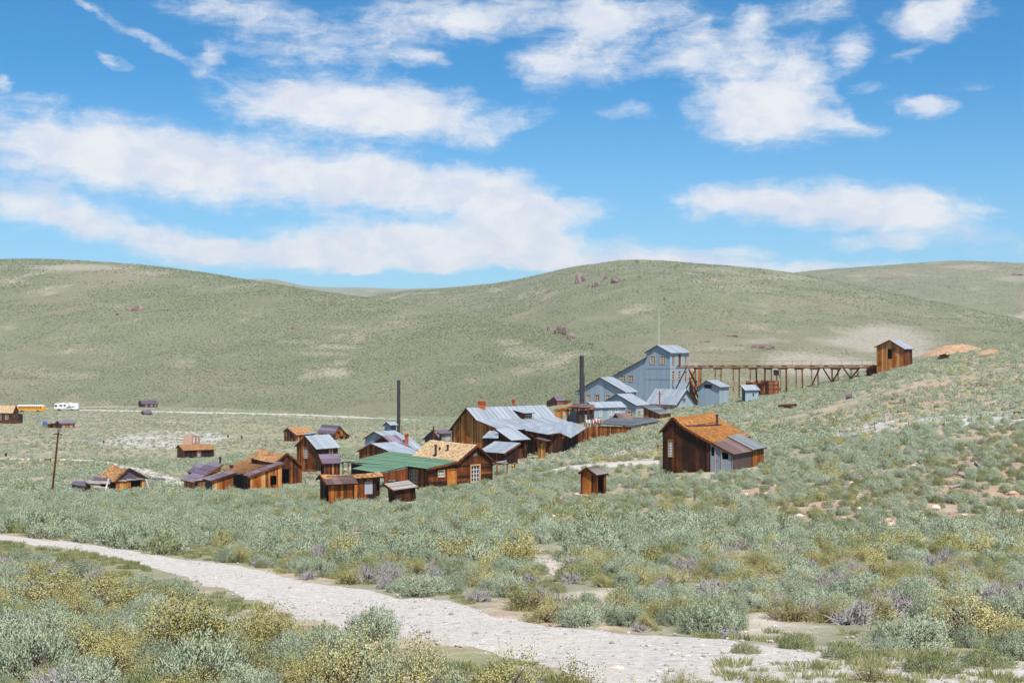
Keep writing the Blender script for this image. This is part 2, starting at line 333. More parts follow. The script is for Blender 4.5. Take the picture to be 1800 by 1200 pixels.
# ------------------------------------------------------------------ land materials
def land_material(name, hills=False):
    m, q, out = material(name); pos = q.n('ShaderNodeNewGeometry').outputs['Position']
    big = q.noise(pos, 0.018 if not hills else 0.006, 5, 0.6); mid = q.noise(pos, 0.16 if not hills else 0.03, 5, 0.65)
    fine = q.noise(pos, 2.2 if not hills else 0.45, 6, 0.7); grit = q.noise(pos, 14.0, 3, 0.6)
    sage = q.ramp(mid, [(.25, (.19, .195, .12)), (.5, (.24, .237, .160)), (.75, (.30, .275, .205))] if not hills else [(.25, (.135, .143, .082)), (.5, (.175, .178, .110)), (.75, (.225, .207, .143))])
    soil = q.ramp(fine, [(.25, (.27, .205, .145)), (.55, (.42, .335, .25)), (.8, (.54, .46, .37))])
    grass = q.ramp(fine, [(.25, (.15, .165, .07)), (.6, (.235, .235, .115)), (.85, (.33, .305, .175))])
    c = sage
    if hills:
        # bare pale scree patches and greener gullies, as on the real slopes
        c = q.mix(q.m('MULTIPLY', q.mr(big, .42, .62), .6), c, (.150, .165, .082, 1))
        c = q.mix(q.m('MULTIPLY', q.mr(q.noise(q.mapping(pos, sc=(1, .45, 1.6)), 0.016, 7, .68), .54, .70), .85), c, (.40, .335, .265, 1))
        c = q.mix(q.m('MULTIPLY', q.mr(q.noise(q.mapping(pos, loc=(90, 40, 7), sc=(1, .6, 1.4)), .007, 6, .66), .50, .66), .55), c, (.255, .205, .145, 1))
        c = q.mix(attr(q, 'bare'), c, q.mix(fine, (.33, .285, .23, 1), (.46, .41, .35, 1)))
        c = q.mix(q.m('MULTIPLY', q.mr(q.noise(q.mapping(pos, sc=(1, .7, 1.2)), 0.55, 5, .75), .50, .62), .72), c, (.105, .118, .060, 1))
        c = q.mix(q.m('MULTIPLY', q.mr(q.noise(pos, .9, 4, .7), .54, .66), .50), c, (.40, .36, .275, 1))
    else:
        c = q.mix(q.mr(q.m('ADD', mid, q.m('MULTIPLY', fine, .35)), .58, .78), c, soil)
        c = q.mix(q.m('MULTIPLY', q.mr(q.noise(pos, .35, 4, .6), .50, .66), .75), c, grass)
        c = q.mix(q.m('MULTIPLY', q.m('MULTIPLY', attr(q, 'meadow'), q.mr(q.noise(pos, .08, 6, .7), .40, .62)), .8), c, grass)
        red = q.ramp(q.noise(pos, 1.1, 6, .7), [(.28, (.23, .145, .095)), (.5, (.37, .26, .18)), (.72, (.52, .40, .31))])
        c = q.mix(q.m('MULTIPLY', attr(q, 'red'), q.mr(q.noise(pos, .22, 5, .65), .34, .56)), c, red)
        c = q.mix(q.m('MULTIPLY', attr(q, 'grey'), q.mr(q.noise(pos, .25, 6, .7), .43, .58)), c, q.mix(fine, (.36, .355, .36, 1), (.60, .59, .60, 1)))
        c = q.mix(q.m('MULTIPLY', attr(q, 'bare'), q.mr(mid, .32, .50)), c, q.mix(grit, (.40, .34, .28, 1), (.60, .545, .48, 1)))
    c = q.mix(q.m('MULTIPLY', q.mr(grit, .42, .66), .45 if not hills else 0.0), c, q.mix(fine, (.10, .09, .06, 1), (.52, .47, .39, 1)))
    principled(q, out, c, 0.95, 0, 0.1, bump=q.m('ADD', fine, q.m('MULTIPLY', grit, .3)), bstr=0.6, bdist=0.12 if not hills else 0.7)
    return m
M['ground'] = land_material('sage_flat_soil'); M['hill'] = land_material('sage_hill_soil', True)
def road_material(name, c0, c1, c2):
    m, q, out = material(name); pos = q.n('ShaderNodeNewGeometry').outputs['Position']
    fine = q.noise(pos, 5.0, 7, 0.72); mid = q.noise(q.mapping(pos, sc=(.35, 1, 1)), 0.9, 4, 0.6)
    vo = q.n('ShaderNodeTexVoronoi'); vo.inputs['Scale'].default_value = 16.0; q.link(pos, vo.inputs['Vector'])
    vc = q.n('ShaderNodeSeparateColor'); q.link(vo.outputs['Color'], vc.inputs[0])
    c = q.mix(q.mr(fine, .35, .68), (*c0, 1), (*c1, 1)); c = q.mix(q.m('MULTIPLY', q.mr(mid, .45, .65), .7), c, (*c2, 1))
    c = q.mix(q.m('MULTIPLY', q.mr(vc.outputs[0], .72, .95), .6), c, q.mix(vc.outputs[1], (.30, .25, .22, 1), (.70, .70, .70, 1)))
    principled(q, out, c, .95, 0, .1, bump=q.m('ADD', fine, q.m('MULTIPLY', vo.outputs[0], .6)), bstr=.7, bdist=.05); return m
M['dirt'] = road_material('pale_gravel_dirt', (.39, .355, .32), (.56, .535, .50), (.49, .445, .395))
M['path'] = road_material('pale_path_dirt', (.42, .38, .335), (.54, .50, .455), (.46, .42, .36))

# soil kinds of the flat, given as outlines on the land
def poly_world(pts): return np.array([tuple(hit(*p).xy) for p in pts])
def inside(X, Y, P):
    r = np.zeros(X.shape, bool); n = len(P); j = n-1
    for i in range(n):
        xi, yi = P[i]; xj, yj = P[j]
        with np.errstate(divide='ignore', invalid='ignore'):
            c = ((yi > Y) != (yj > Y)) & (X < (xj-xi)*(Y-yi)/(yj-yi+1e-12)+xi)
        r ^= c; j = i
    return r
ROAD = {
 'near': ([(-260,916),(-100,928),(0,938),(60,945),(150,955),(250,969),(330,980),(430,992),(500,1010),(560,1022),(640,1032),(700,1046),(790,1054),(870,1078),(960,1099),(1060,1106),(1170,1112),(1270,1122),(1400,1136),(1560,1150),(1900,1170)],
          [(-260,924),(-100,938),(0,950),(60,960),(150,972),(240,990),(300,1010),(360,1034),(430,1054),(490,1078),(540,1098),(600,1112),(660,1126),(760,1140),(860,1152),(950,1170),(1000,1192),(1100,1230),(1250,1245),(1500,1262),(1900,1290)]),
 'mid': ([(968,826),(1000,819),(1060,814),(1110,811),(1150,809.5),(1165,809)],
         [(962,832),(1000,828),(1050,823),(1100,819),(1150,815.5),(1165,815)]),
 'left': ([(-60,804),(0,805.5),(60,806),(120,807),(165,809),(200,813),(232,820.5),(262,826),(290,835),(322,842)],
          [(-60,806),(0,808),(60,808.4),(120,809.5),(160,812),(195,817),(222,825),(250,832),(270,841),(290,851),(322,855)]),
 'far': ([(140,720.6),(180,721.1),(240,722.4),(330,724.1),(420,726),(520,728.1),(600,731.7),(680,736),(740,738.3)],
         [(140,721.8),(180,722.4),(240,723.8),(330,725.6),(420,727.6),(520,730),(600,733.5),(680,737),(740,739.2)]),
}
def resample(p, n):
    p = np.array(p, float); d = np.r_[0, np.cumsum(np.hypot(*(np.diff(p, axis=0).T)))]
    t = np.linspace(0, d[-1], n); return np.c_[np.interp(t, d, p[:, 0]), np.interp(t, d, p[:, 1])]
RW = {}
for k, (up, lo) in ROAD.items():
    y0 = 4.0
    A = np.array([tuple(hit(x_, y_, y0)) for x_, y_ in resample(up, 260)]); B_ = np.array([tuple(hit(x_, y_, y0)) for x_, y_ in resample(lo, 260)])
    s = np.arange(260)
    jig = lambda sd: (fbm(A[:, 0], A[:, 1], 3.0, sd, 4)-0.5)[:, None]
    wv = (B_-A)[:, :2]; amp = 0.16 if k == 'near' else 0.25
    A[:, :2] += wv*jig(3)*amp; B_[:, :2] += wv*jig(8)*amp
    RW[k] = (A, B_)
ROADPOLY = {k: np.r_[A[:, :2], B_[::-1, :2]] for k, (A, B_) in RW.items()}
SOIL = {
 'red': [poly_world([(1330,925),(1380,895),(1430,868),(1520,838),(1640,800),(1700,760),(1800,745),(1900,800),(1900,925),(1600,926)]),
         poly_world([(880,935),(940,898),(1010,872),(1130,860),(1260,852),(1340,842),(1340,880),(1250,905),(1120,925),(1000,935)]),
         poly_world([(1628,628),(1650,610),(1700,607),(1760,616),(1765,630),(1700,640)]),
         poly_world([(1500,760),(1560,690),(1700,660),(1800,660),(1800,690),(1650,720)])],
 'grey': [poly_world([(170,784),(200,764),(290,757),(360,759),(400,768),(372,782),(300,790),(220,788)]),
          poly_world([(1440,772),(1500,745),(1600,734),(1720,728),(1800,722),(1800,745),(1700,752),(1580,762),(1480,776)])],
 'bare': [poly_world([(1040,1115),(1250,1125),(1330,1075),(1560,1128),(1700,1150),(1850,1160),(1850,1215),(1000,1215)]),
          poly_world([(880,985),(940,975),(980,990),(1000,1010),(930,1012)]), poly_world([(1000,1045),(1090,1035),(1120,1050),(1050,1070)]),
          poly_world([(1330,822),(1360,815),(1362,828),(1335,832)]), poly_world([(1240,838),(1290,832),(1290,842),(1245,846)]),
          poly_world([(660,880),(700,872),(740,884),(700,894)])],
 'meadow': [poly_world([(0,800),(120,796),(330,788),(420,786),(420,796),(230,806),(0,806)]), poly_world([(0,812),(150,815),(200,822),(150,832),(0,830)]),
            poly_world([(260,822),(330,830),(330,845),(300,840)]), poly_world([(420,790),(520,795),(520,815),(430,800)]), poly_world([(600,775),(640,770),(640,800),(600,805)]),
            poly_world([(1040,826),(1160,815),(1165,838),(1080,850),(1060,845)]), poly_world([(0,930),(120,938),(300,972),(520,1005),(520,985),(300,955),(100,925)]),
            poly_world([(330,745),(700,748),(760,760),(600,775),(420,770)])],
}
gx, gy = _GX.ravel(), _GY.ravel()
def soft(k):
    w = np.zeros(gx.shape)
    for P in SOIL[k]:
        wx = gx+(fbm(gx, gy, 6, 31, 3)-.5)*np.clip(gy*.05, .5, 12); wy = gy+(fbm(gx, gy, 6, 47, 3)-.5)*np.clip(gy*.09, .5, 20)
        w = np.maximum(w, inside(wx, wy, P).astype(float))
    return _blur(w.reshape(NL, NU), 1).ravel()
SOILW = {k: soft(k) for k in SOIL}
def soil_at(k, X, Y):
    A = SOILW[k].reshape(NL, NU)
    iu = np.clip(((X/Y-GU[0])/(GU[1]-GU[0])).astype(int), 0, NU-1); il = np.clip(((np.log(Y)-GL[0])/(GL[1]-GL[0])).astype(int), 0, NL-1)
    return A[il, iu]
def grid_faces(nr, nc):
    i = np.arange(nr-1)[:, None]*nc+np.arange(nc-1)[None, :]
    return np.stack([i, i+1, i+nc+1, i+nc], -1).reshape(-1, 4)
me = np_mesh('ground', np.c_[gx, gy, GZ.ravel()], grid_faces(NL, NU), [M['ground']], attrs={k: ('POINT', v) for k, v in SOILW.items()}, smooth=True)
ground = bpy.data.objects.new('ground', me); COL.objects.link(ground); ground['kind'] = 'structure'
ground['label'] = 'sage covered valley floor and slope of pale and reddish soil'
# wide sheet behind and round the camera so the land goes on from any nearby viewpoint
mb = MB(); za = float(GZ[0].mean())
far = [(-4000, -3000), (4000, -3000), (4000, 0), (1.24, 2.0), (-1.24, 2.0), (-4000, 0)]
mb.face([(x_, y_, za-0.05) for x_, y_ in far]); mb.face([(1.24, 2, za-.05), (4000, 0, za-.05), (4000, 1000, 0), (620, 1000, -3)]); mb.face([(-4000, 0, za-.05), (-1.24, 2, za-.05), (-620, 1000, -3), (-4000, 1000, 0)])
mb.face([(-4000, 1000, 0), (4000, 1000, 0), (4000, 6500, 0), (-4000, 6500, 0)])
land = mb.build('terrain', M['hill'], kind='structure')
for k, (A, B_) in RW.items():
    nc = 9; t = np.linspace(0, 1, nc)
    X = A[:, None, 0]*(1-t)+B_[:, None, 0]*t; Y = A[:, None, 1]*(1-t)+B_[:, None, 1]*t
    edge = np.minimum(t, 1-t)*2
    lift = {'near': .035, 'mid': .06, 'left': .10, 'far': .25}[k]
    Z = gz(X, Y)+lift*np.clip(edge*6, -0.4, 1)[None, :]-0.02*(k == 'near')
    o = bpy.data.objects.new({'near': 'dirt_road', 'mid': 'footpath', 'left': 'dirt_track', 'far': 'valley_road'}[k], np_mesh('road', np.c_[X.ravel(), Y.ravel(), Z.ravel()], grid_faces(260, nc)[:, ::-1], [M['dirt' if k == 'near' else 'path']], smooth=True))
    COL.objects.link(o); o['kind'] = 'structure'

# ------------------------------------------------------------------ hills
HILLS = {}
def hill(label, crest, foot, shape=0.5, nr=90, nc=260, back=500, seed=1, rough=1.0, bare=(), backdrop=-0.10):
    cx = np.array([c[0] for c in crest], float); xs = np.linspace(cx[0], cx[-1], nc)
    def sm(vals):
        v = np.interp(xs, cx, vals); k = 7; ker = np.hanning(2*k+3)[1:-1]; ker /= ker.sum(); return np.convolve(np.pad(v, k, 'edge'), ker, 'valid')
    cp = sm([c[1] for c in crest]); cY = sm([c[2] for c in crest]); fx = np.array([f[0] for f in foot], float)
    fp = np.interp(xs, fx, [f[1] for f in foot]); fY = np.interp(xs, fx, [f[2] for f in foot])
    u = (xs-900)/F; zc = CZ+(600-cp)/F*cY; zf = CZ+(600-fp)/F*fY
    t = np.linspace(0, 1, nr)[:, None]; Y = fY+(cY-fY)*t
    e = (1-shape)*t+shape*(t*t*(3-2*t)); Z = zf+(zc-zf)*e
    tb = np.linspace(0, 1, 14)[1:, None]
    Yb = cY+back*tb; Zb = zc+backdrop*back*tb**1.3
    Y = np.r_[Y, Yb]; Z = np.r_[Z, Zb]; X = u[None, :]*Y
    w = np.r_[np.sin(np.pi*np.clip(t, 0, 1))**.6, np.zeros_like(tb)]
    Z = Z+w*((fbm(X, Y, 130, seed, 4)-.5)*15*rough+(fbm(X, Y, 30, seed+5, 3)-.5)*3.2*rough) + np.r_[t*0+.4, tb*0+.4]*(fbm(X, Y, 14, seed+9, 3)-.5)*1.6*rough
    bw = np.zeros(X.shape)
    ppx = 900+u[None, :]*F+0*Y; ppy = 600-(Z-CZ)/Y*F
    for (bx, by, rx, ry, k) in bare:
        wx = (fbm(X, Y, 40, seed+21, 4)-.5)*1.4
        bw = np.maximum(bw, np.clip(2.0*(1-np.hypot((ppx-bx)/rx, (ppy-by)/ry)+wx*.7), 0, 1)*k)
    me = np_mesh('hill', np.c_[X.ravel(), Y.ravel(), Z.ravel()], grid_faces(nr+13, nc), [M['hill']], attrs={'bare': ('POINT', bw.ravel()*.72)}, smooth=True)
    o = bpy.data.objects.new('hill', me); COL.objects.link(o); o['kind'] = 'structure'; o['label'] = label
    HILLS[label] = (xs, Y[:nr], Z[:nr], bw[:nr]); return o
H1 = hill('long green brown hill behind the valley town', 
  [(-420,478,1500),(-200,458,1500),(0,456,1500),(70,455,1490),(130,457,1450),(210,462,1400),(300,471,1350),(370,481,1290),(430,490,1240),(500,502,1180),(570,513,1120),(640,522,1070),(700,531,1020),(780,541,970),(850,552,920),(900,563,880),(950,576,830),(1000,592,770),(1050,609,700),(1100,632,620),(1150,662,540),(1200,695,470)],
  [(-420,735,660),(0,735,660),(200,732,680),(400,734,660),(700,738,620),(900,728,540),(1000,722,500),(1100,718,440),(1200,714,410)], seed=3,
  bare=[(120,470,130,7,.8),(270,480,60,5,.5),(600,610,50,5,.75),(570,622,60,5,.6),(590,655,30,11,.85),(520,600,40,4,.5),(890,600,40,9,.6),(930,620,60,14,.6),(320,640,30,10,.4),(110,660,60,8,.5),(400,680,50,6,.3),(820,640,50,5,.35),(600,575,40,4,.4),(980,640,45,40,.35)])
H2 = hill('broad round hill with rock outcrops behind the blue mill',
  [(560,540,1900),(640,524,1850),(700,511.5,1800),(800,506,1750),(870,499,1700),(930,487,1650),(1000,470,1580),(1060,462,1530),(1115,458,1500),(1180,462,1500),(1250,465,1500),(1320,471,1500),(1390,479,1480),(1470,494,1440),(1560,512,1380),(1650,532,1310),(1800,566,1180),(2100,620,1050)],
  [(560,600,1250),(800,590,1100),(900,600,900),(1000,640,700),(1100,690,560),(1200,702,500),(1400,694,520),(1600,680,560),(1800,660,560),(2100,640,560)], seed=14,
  bare=[(1440,640,110,30,1.0),(1545,600,105,30,1.0),(1590,618,70,22,1.0),(1250,612,70,4,.5),(1330,600,40,6,.5),(1360,488,90,6,.4),(1300,470,70,3,.5),(1300,508,70,8,.4),(1060,560,60,5,.3),(700,540,60,3,.5),(1130,560,40,20,.25),(1210,645,30,12,.6)])
H3 = hill('long pale hill at the back of the right hand slope',
  [(1200,512,2350),(1300,494,2330),(1390,479.5,2300),(1440,474,2280),(1500,470,2250),(1560,466,2230),(1600,463,2200),(1650,459.5,2200),(1690,458,2200),(1740,460,2200),(1800,462,2200),(1900,462,2200),(2150,474,2200)],
  [(1200,610,1500),(1500,600,1450),(1800,610,1350),(2150,620,1300)], seed=27, bare=[(1700,470,60,5,.5),(1780,490,50,8,.5),(1620,540,40,6,.4),(1400,495,60,6,.3)])
H5 = hill('pale saddle seen between the two big hills',
  [(420,560,2900),(500,536,2900),(600,521,2850),(660,514,2800),(720,510,2700),(800,504,2600),(860,498,2500),(940,498,2400),(1050,520,2300)],
  [(420,620,1500),(700,600,1500),(1050,600,1500)], seed=33, rough=.6, nc=120, nr=50)
H4 = hill('flat topped far ridge on the horizon',
  [(250,520,5200),(350,505,4800),(430,491,4500),(460,489.5,4400),(488,490,4400),(505,496,4500),(530,502,4700),(570,505,5200),(640,505,5400),(700,508,5400),(760,506,5200),(840,506,5000),(1000,520,4800)],
  [(250,610,3000),(700,600,3000),(1000,600,3000)], seed=41, rough=.8, nc=160, nr=40, back=1500)
# ------------------------------------------------------------------ building kit
rnd = random.Random(7)
FOOT = []                                  # footprints (world xy) kept clear of bushes
def dirs(yaw):
    t = R(yaw); return Vector((-math.cos(t), math.sin(t), 0)), Vector((math.sin(t), math.cos(t), 0))
def s_at(P, d, px):
    u = (px-900)/F; return (u*P.y-P.x)/(d.x-u*d.y)
def sz(P, d, px, py):
    s = s_at(P, d, px); Y = P.y+s*d.y; return (s, CZ+(600-py)/F*Y)
def along(xc, Y, yaw, face, px):
    P = gp(xc, Y); dL, dR = dirs(yaw); d = dL if face == 'L' else dR
    return px, P.y+s_at(P, d, px)*d.y
def clip(poly, ax, val, keep_greater):
    out = []; n = len(poly)
    for i in range(n):
        a, c = poly[i], poly[(i+1) % n]; ia = (a[ax] >= val) == keep_greater or a[ax] == val; ic = (c[ax] >= val) == keep_greater or c[ax] == val
        if ia: out.append(a)
        if ia != ic:
            t = (val-a[ax])/(c[ax]-a[ax]); p = [a[0]+(c[0]-a[0])*t, a[1]+(c[1]-a[1])*t]; p[ax] = val; out.append(tuple(p))
    return out
def cell(poly, s0, s1, z0, z1):
    p = clip(poly, 0, s0, True)
    for ax, v, g in ((0, s1, False), (1, z0, True), (1, z1, False)):
        if len(p) < 3: return []
        p = clip(p, ax, v, g)
    q = []
    for a in p:
        if not q or abs(a[0]-q[-1][0])+abs(a[1]-q[-1][1]) > 1e-4: q.append(a)
    if len(q) > 2 and abs(q[0][0]-q[-1][0])+abs(q[0][1]-q[-1][1]) < 1e-4: q.pop()
    if len(q) < 3: return []
    ar = sum(q[i][0]*q[(i+1) % len(q)][1]-q[(i+1) % len(q)][0]*q[i][1] for i in range(len(q)))/2
    return q if abs(ar) > 4e-3 else []
ST = {  # wall styles: material, piece width, tone range, direction, piece name
 'dark': ('wood', .25, .03, .36, 'v', 'board'), 'brown': ('wood', .26, .24, .72, 'v', 'board'), 'lit': ('wood', .27, .46, .98, 'v', 'board'),  # 'lit' boards have sunlight painted in; 'dark' is dark wood and painted eave shade
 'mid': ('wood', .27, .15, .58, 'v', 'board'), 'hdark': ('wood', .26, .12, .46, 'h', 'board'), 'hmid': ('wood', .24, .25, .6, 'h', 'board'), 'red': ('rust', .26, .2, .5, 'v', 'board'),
 'blue': ('bluewall', .9, .40, .62, 'v', 'sheet'), 'bluelit': ('bluewall', .9, .55, .8, 'v', 'sheet'), 'tinwall': ('tin', .55, .15, .85, 'v', 'sheet'), 'rustwall': ('rustroof', .7, .15, .5, 'v', 'sheet'),  # 'bluelit' paints sunlight into the sheets of 'blue', for sun-facing sides
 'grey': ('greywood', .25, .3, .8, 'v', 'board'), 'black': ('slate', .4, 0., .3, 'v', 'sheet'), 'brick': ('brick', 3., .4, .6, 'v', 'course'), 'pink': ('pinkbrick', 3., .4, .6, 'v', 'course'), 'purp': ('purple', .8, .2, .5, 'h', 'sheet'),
}
def wall(root, P, d, n, poly, style, openings=(), each=False, name='wall'):
    """plank or sheet wall: poly in (along, height); n = outward; openings (s0,s1,z0,z1) go right through"""
    mk, w, lo, hi, ori, piece = ST[style]
    def at(s, z, o): return (P.x+d.x*s+n.x*o, P.y+d.y*s+n.y*o, z)
    ss = [p[0] for p in poly]; zz = [p[1] for p in poly]; s0, s1, z0, z1 = min(ss), max(ss), min(zz), max(zz)
    def cells(step, jit, orient):
        a, e = (s0, s1) if orient == 'v' else (z0, z1); cuts = [a]
        while cuts[-1] < e-step*.35: cuts.append(cuts[-1]+step*(1+rnd.uniform(-jit, jit)))
        cuts[-1] = e
        for o in openings:
            cuts += [o[0], o[1]] if orient == 'v' else [o[2], o[3]]
        cuts = sorted(c for c in set(cuts) if a <= c <= e); cuts = [c for i, c in enumerate(cuts) if i == 0 or c-cuts[i-1] > .02 or any(abs(c-o[k]) < 1e-6 for o in openings for k in range(4))]
        for p, q in zip(cuts, cuts[1:]):
            if q-p < 1e-3: continue
            m = (p+q)/2
            lim = (z0, z1) if orient == 'v' else (s0, s1)
            blk = sorted((o[2], o[3]) if orient == 'v' else (o[0], o[1]) for o in openings if ((o[0] < m < o[1]) if orient == 'v' else (o[2] < m < o[3])))
            c = lim[0]
            for lo_, hi_ in blk+[(lim[1], lim[1])]:
                if lo_-c > .02: yield (p, q, c, lo_) if orient == 'v' else (c, lo_, p, q)
                c = max(c, hi_)
    back = MB()
    for c in cells(4.0, 0, 'v'):
        q = cell(poly, *c)
        if q: back.prism([at(a, z, -.04) for a, z in q], (-n.x*.05, -n.y*.05, 0), .15)
    wo_ = back.build(name, M[mk], root)
    if wo_ is None: return None
    joined = MB(); g = .006
    for c in cells(w, .22, ori):
        q = cell(poly, c[0]+g, c[1]-g, c[2]+(g if ori == 'h' else 0), c[3]-(g if ori == 'h' else 0))
        if not q: continue
        off = rnd.uniform(.0, .014); tone = rnd.uniform(lo, hi)
        if rnd.random() < .12: tone = rnd.uniform(lo*.5, min(1, hi*1.2))
        if ori == 'v' and mk == 'wood':                     # uneven feet and a warp now and then
            zb = min(z for a, z in q); up = rnd.uniform(0, .07); q = [(a, z+up if abs(z-zb) < 1e-6 and zb <= z0+1e-6 else z) for a, z in q]
        mb = MB() if each else joined
        mb.prism([at(a, z, -.038) for a, z in q], (n.x*(.03+off), n.y*(.03+off), 0), tone)
        if each: mb.build(piece, M[mk], wo_)
    if not each: joined.build(piece+'s', M[mk], wo_, kind='stuff')
    return wo_
def window(root, P, d, n, s0, s1, z0, z1, grid=(2, 2), fw=.10, mw=.05, frame='frame', bars='white', name='window'):
    def at(s, z, o): return Vector((P.x+d.x*s+n.x*o, P.y+d.y*s+n.y*o, z))
    f = MB()
    def bar(sa, sb, za, zb, o0, o1, mb, t):
        mb.prism([at(sa, za, o0), at(sb, za, o0), at(sb, zb, o0), at(sa, zb, o0)], n*(o1-o0), t)
    tn = rnd.uniform(.4, .75)
    bar(s0-fw, s0, z0-fw, z1+fw, -.02, .05, f, tn); bar(s1, s1+fw, z0-fw, z1+fw, -.02, .05, f, tn)
    bar(s0, s1, z1, z1+fw, -.02, .052, f, tn); bar(s0, s1, z0-fw, z0, -.02, .07, f, tn)
    w_ = f.build(name, M[frame], root)
    p = MB(); bar(s0, s1, z0, z1, -.085, -.075, p, .5); p.build('pane', M['glass'], w_)
    g = MB(); nx, ny = grid
    for i in range(0, nx+1):
        c = s0+(s1-s0)*i/nx; bar(max(s0, c-mw/2), min(s1, c+mw/2), z0, z1, -.07, -.03, g, .6)
    for j in range(0, ny+1):
        c = z0+(z1-z0)*j/ny; k = mw*(.9 if j not in (0, ny) else 1); bar(s0, s1, max(z0, c-k/2), min(z1, c+k/2), -.068, -.028, g, .6)
    g.build('sash_bars', M[bars], w_)
def door(root, P, d, n, s0, s1, z0, z1, mat='wood', lo=.5, hi=.8, frame='wood', name='door', nb=4):
    def at(s, z, o): return Vector((P.x+d.x*s+n.x*o, P.y+d.y*s+n.y*o, z))
    f = MB(); fw = .09
    for sa, sb, za, zb in ((s0-fw, s0, z0, z1+fw), (s1, s1+fw, z0, z1+fw), (s0, s1, z1, z1+fw)):
        f.prism([at(sa, za, -.03), at(sb, za, -.03), at(sb, zb, -.03), at(sa, zb, -.03)], n*.07, .7)
    fo = f.build('door_frame', M[frame], root); p = MB()
    for i in range(nb):
        a, e = s0+(s1-s0)*i/nb+.004, s0+(s1-s0)*(i+1)/nb-.004
        p.prism([at(a, z0, -.06), at(e, z0, -.06), at(e, z1, -.06), at(a, z1, -.06)], n*(.03+.008*(i % 2)), rnd.uniform(lo, hi))
    k = s0+(s1-s0)*.85; zz = (z0+z1)/2
    h = MB(); h.prism([at(k-.03, zz-.05, -.03), at(k+.03, zz-.05, -.03), at(k+.03, zz+.05, -.03), at(k-.03, zz+.05, -.03)], n*.05, .2)
    do = p.build(name, M[mat], root); h.build('handle', M['iron'], do)
def slope(root, E0, E1, R0, R1, style, each=False, sag=0.0, thick=.07, alt=None, altp=0.0, lo=None, hi=None, name='roof', pw=.75, ragged=0.0):
    """one roof slope from its four corners (eave start/end, ridge start/end)"""
    E0, E1, R0, R1 = map(Vector, (E0, E1, R0, R1))
    nrm = ((E1-E0).cross(R0-E0)); nrm = nrm.normalized() if nrm.length > 1e-9 else Vector((0, 0, 1))
    if nrm.z < 0: nrm = -nrm
    def f(a, c):
        p = (E0*(1-a)+E1*a)*(1-c)+(R0*(1-a)+R1*a)*c
        return p-Vector((0, 0, sag*4*a*(1-a)*(.35+.65*c)))
    base = MB(); twist = abs((R1-E0).dot(nrm)) > .03
    N = 8 if (sag or twist) else 1; NV = 6 if twist else 1
    for i in range(N):
        for j in range(NV):
            a, e, c0, c1 = i/N, (i+1)/N, j/NV, (j+1)/NV; base.prism([f(a, c0), f(e, c0), f(e, c1), f(a, c1)], nrm*thick, .12)
    L = (E1-E0).length; H = ((R0-E0).length+(R1-E1).length)/2
    basemat = {'tin': 'wood', 'shingle': 'wood', 'plank': 'wood', 'roll': 'wood'}[style[0]]
    ro = base.build(name, M[basemat], root); mk = style[1]; lo = style[2] if lo is None else lo; hi = style[3] if hi is None else hi
    if style[0] == 'tin':
        n = max(1, round(L/pw)); rows = max(1, round(H/2.6)); js = {}
        for i in range(n):
            m2 = alt if alt and rnd.random() < altp else mk
            for j in range(rows):
                t = rnd.uniform(lo, hi); o = .004+.010*((i+j) % 2)+.006*rnd.random(); mb = MB() if each else js.setdefault(m2, MB())
                c0, c1 = j/rows, (j+1)/rows
                mb.prism([q+nrm*(thick+o-.004) for q in (f(i/n+.002, c0-(.01 if j == 0 else .0)), f((i+1)/n-.002, c0-(.01 if j == 0 else 0)), f((i+1)/n-.002, c1-.002), f(i/n+.002, c1-.002))], nrm*.014, t)
                if each: mb.build('roof_sheet', M[m2], ro)
        for k, mb in js.items(): mb.build('roof_sheets', M[k], ro, kind='stuff')
    elif style[0] == 'shingle':
        mb = MB(); ex = style[4]; n = max(3, int(L/(ex*1.15))); rows = max(3, int(H/ex))
        for j in range(rows):
            sh = rnd.random()/n; rt = rnd.uniform(-.05, .05)
            for i in range(n+1):
                if ragged and rnd.random() < ragged: continue
                a = max(0, i/n-sh); e = min(1, (i+1)/n-sh-.1/n)
                if e-a < .2/n: continue
                t = min(1, max(0, rnd.uniform(lo, hi)+rt)); c0 = max(-.01, j/rows-rnd.uniform(0, .18)/rows); c1 = (j+1.05)/rows
                if c1 > 1: c1 = 1
                p = [f(a, c0)+nrm*(thick+.022+rnd.uniform(0, .012)), f(e, c0)+nrm*(thick+.022+rnd.uniform(0, .012)), f(e, c1)+nrm*(thick+.004), f(a, c1)+nrm*(thick+.004)]
                q = [f(e, c0)+nrm*thick, f(a, c0)+nrm*thick]
                mb.face(p, t); mb.face([p[1], p[0], q[1], q[0]], t*.8)
        mb.build('shingles', M[mk], ro, kind='stuff')
    else:                                               # planks or rolls laid along the eave
        n = max(1, round(H/style[4])); jm = MB()
        for j in range(n):
            c0, c1 = j/n+.006, (j+1)/n-.006; t = rnd.uniform(lo, hi); o = rnd.uniform(0, .012); mb = MB() if each else jm
            K = N
            for i in range(K):
                mb.prism([q+nrm*(thick+o-.005) for q in (f(i/K, c0), f((i+1)/K, c0), f((i+1)/K, c1), f(i/K, c1))], nrm*.022, t)
            if each: mb.build('roof_plank' if style[0] == 'plank' else 'roof_strip', M[mk], ro)
        if not each: jm.build('roof_strips', M[mk], ro, kind='stuff')
    return ro
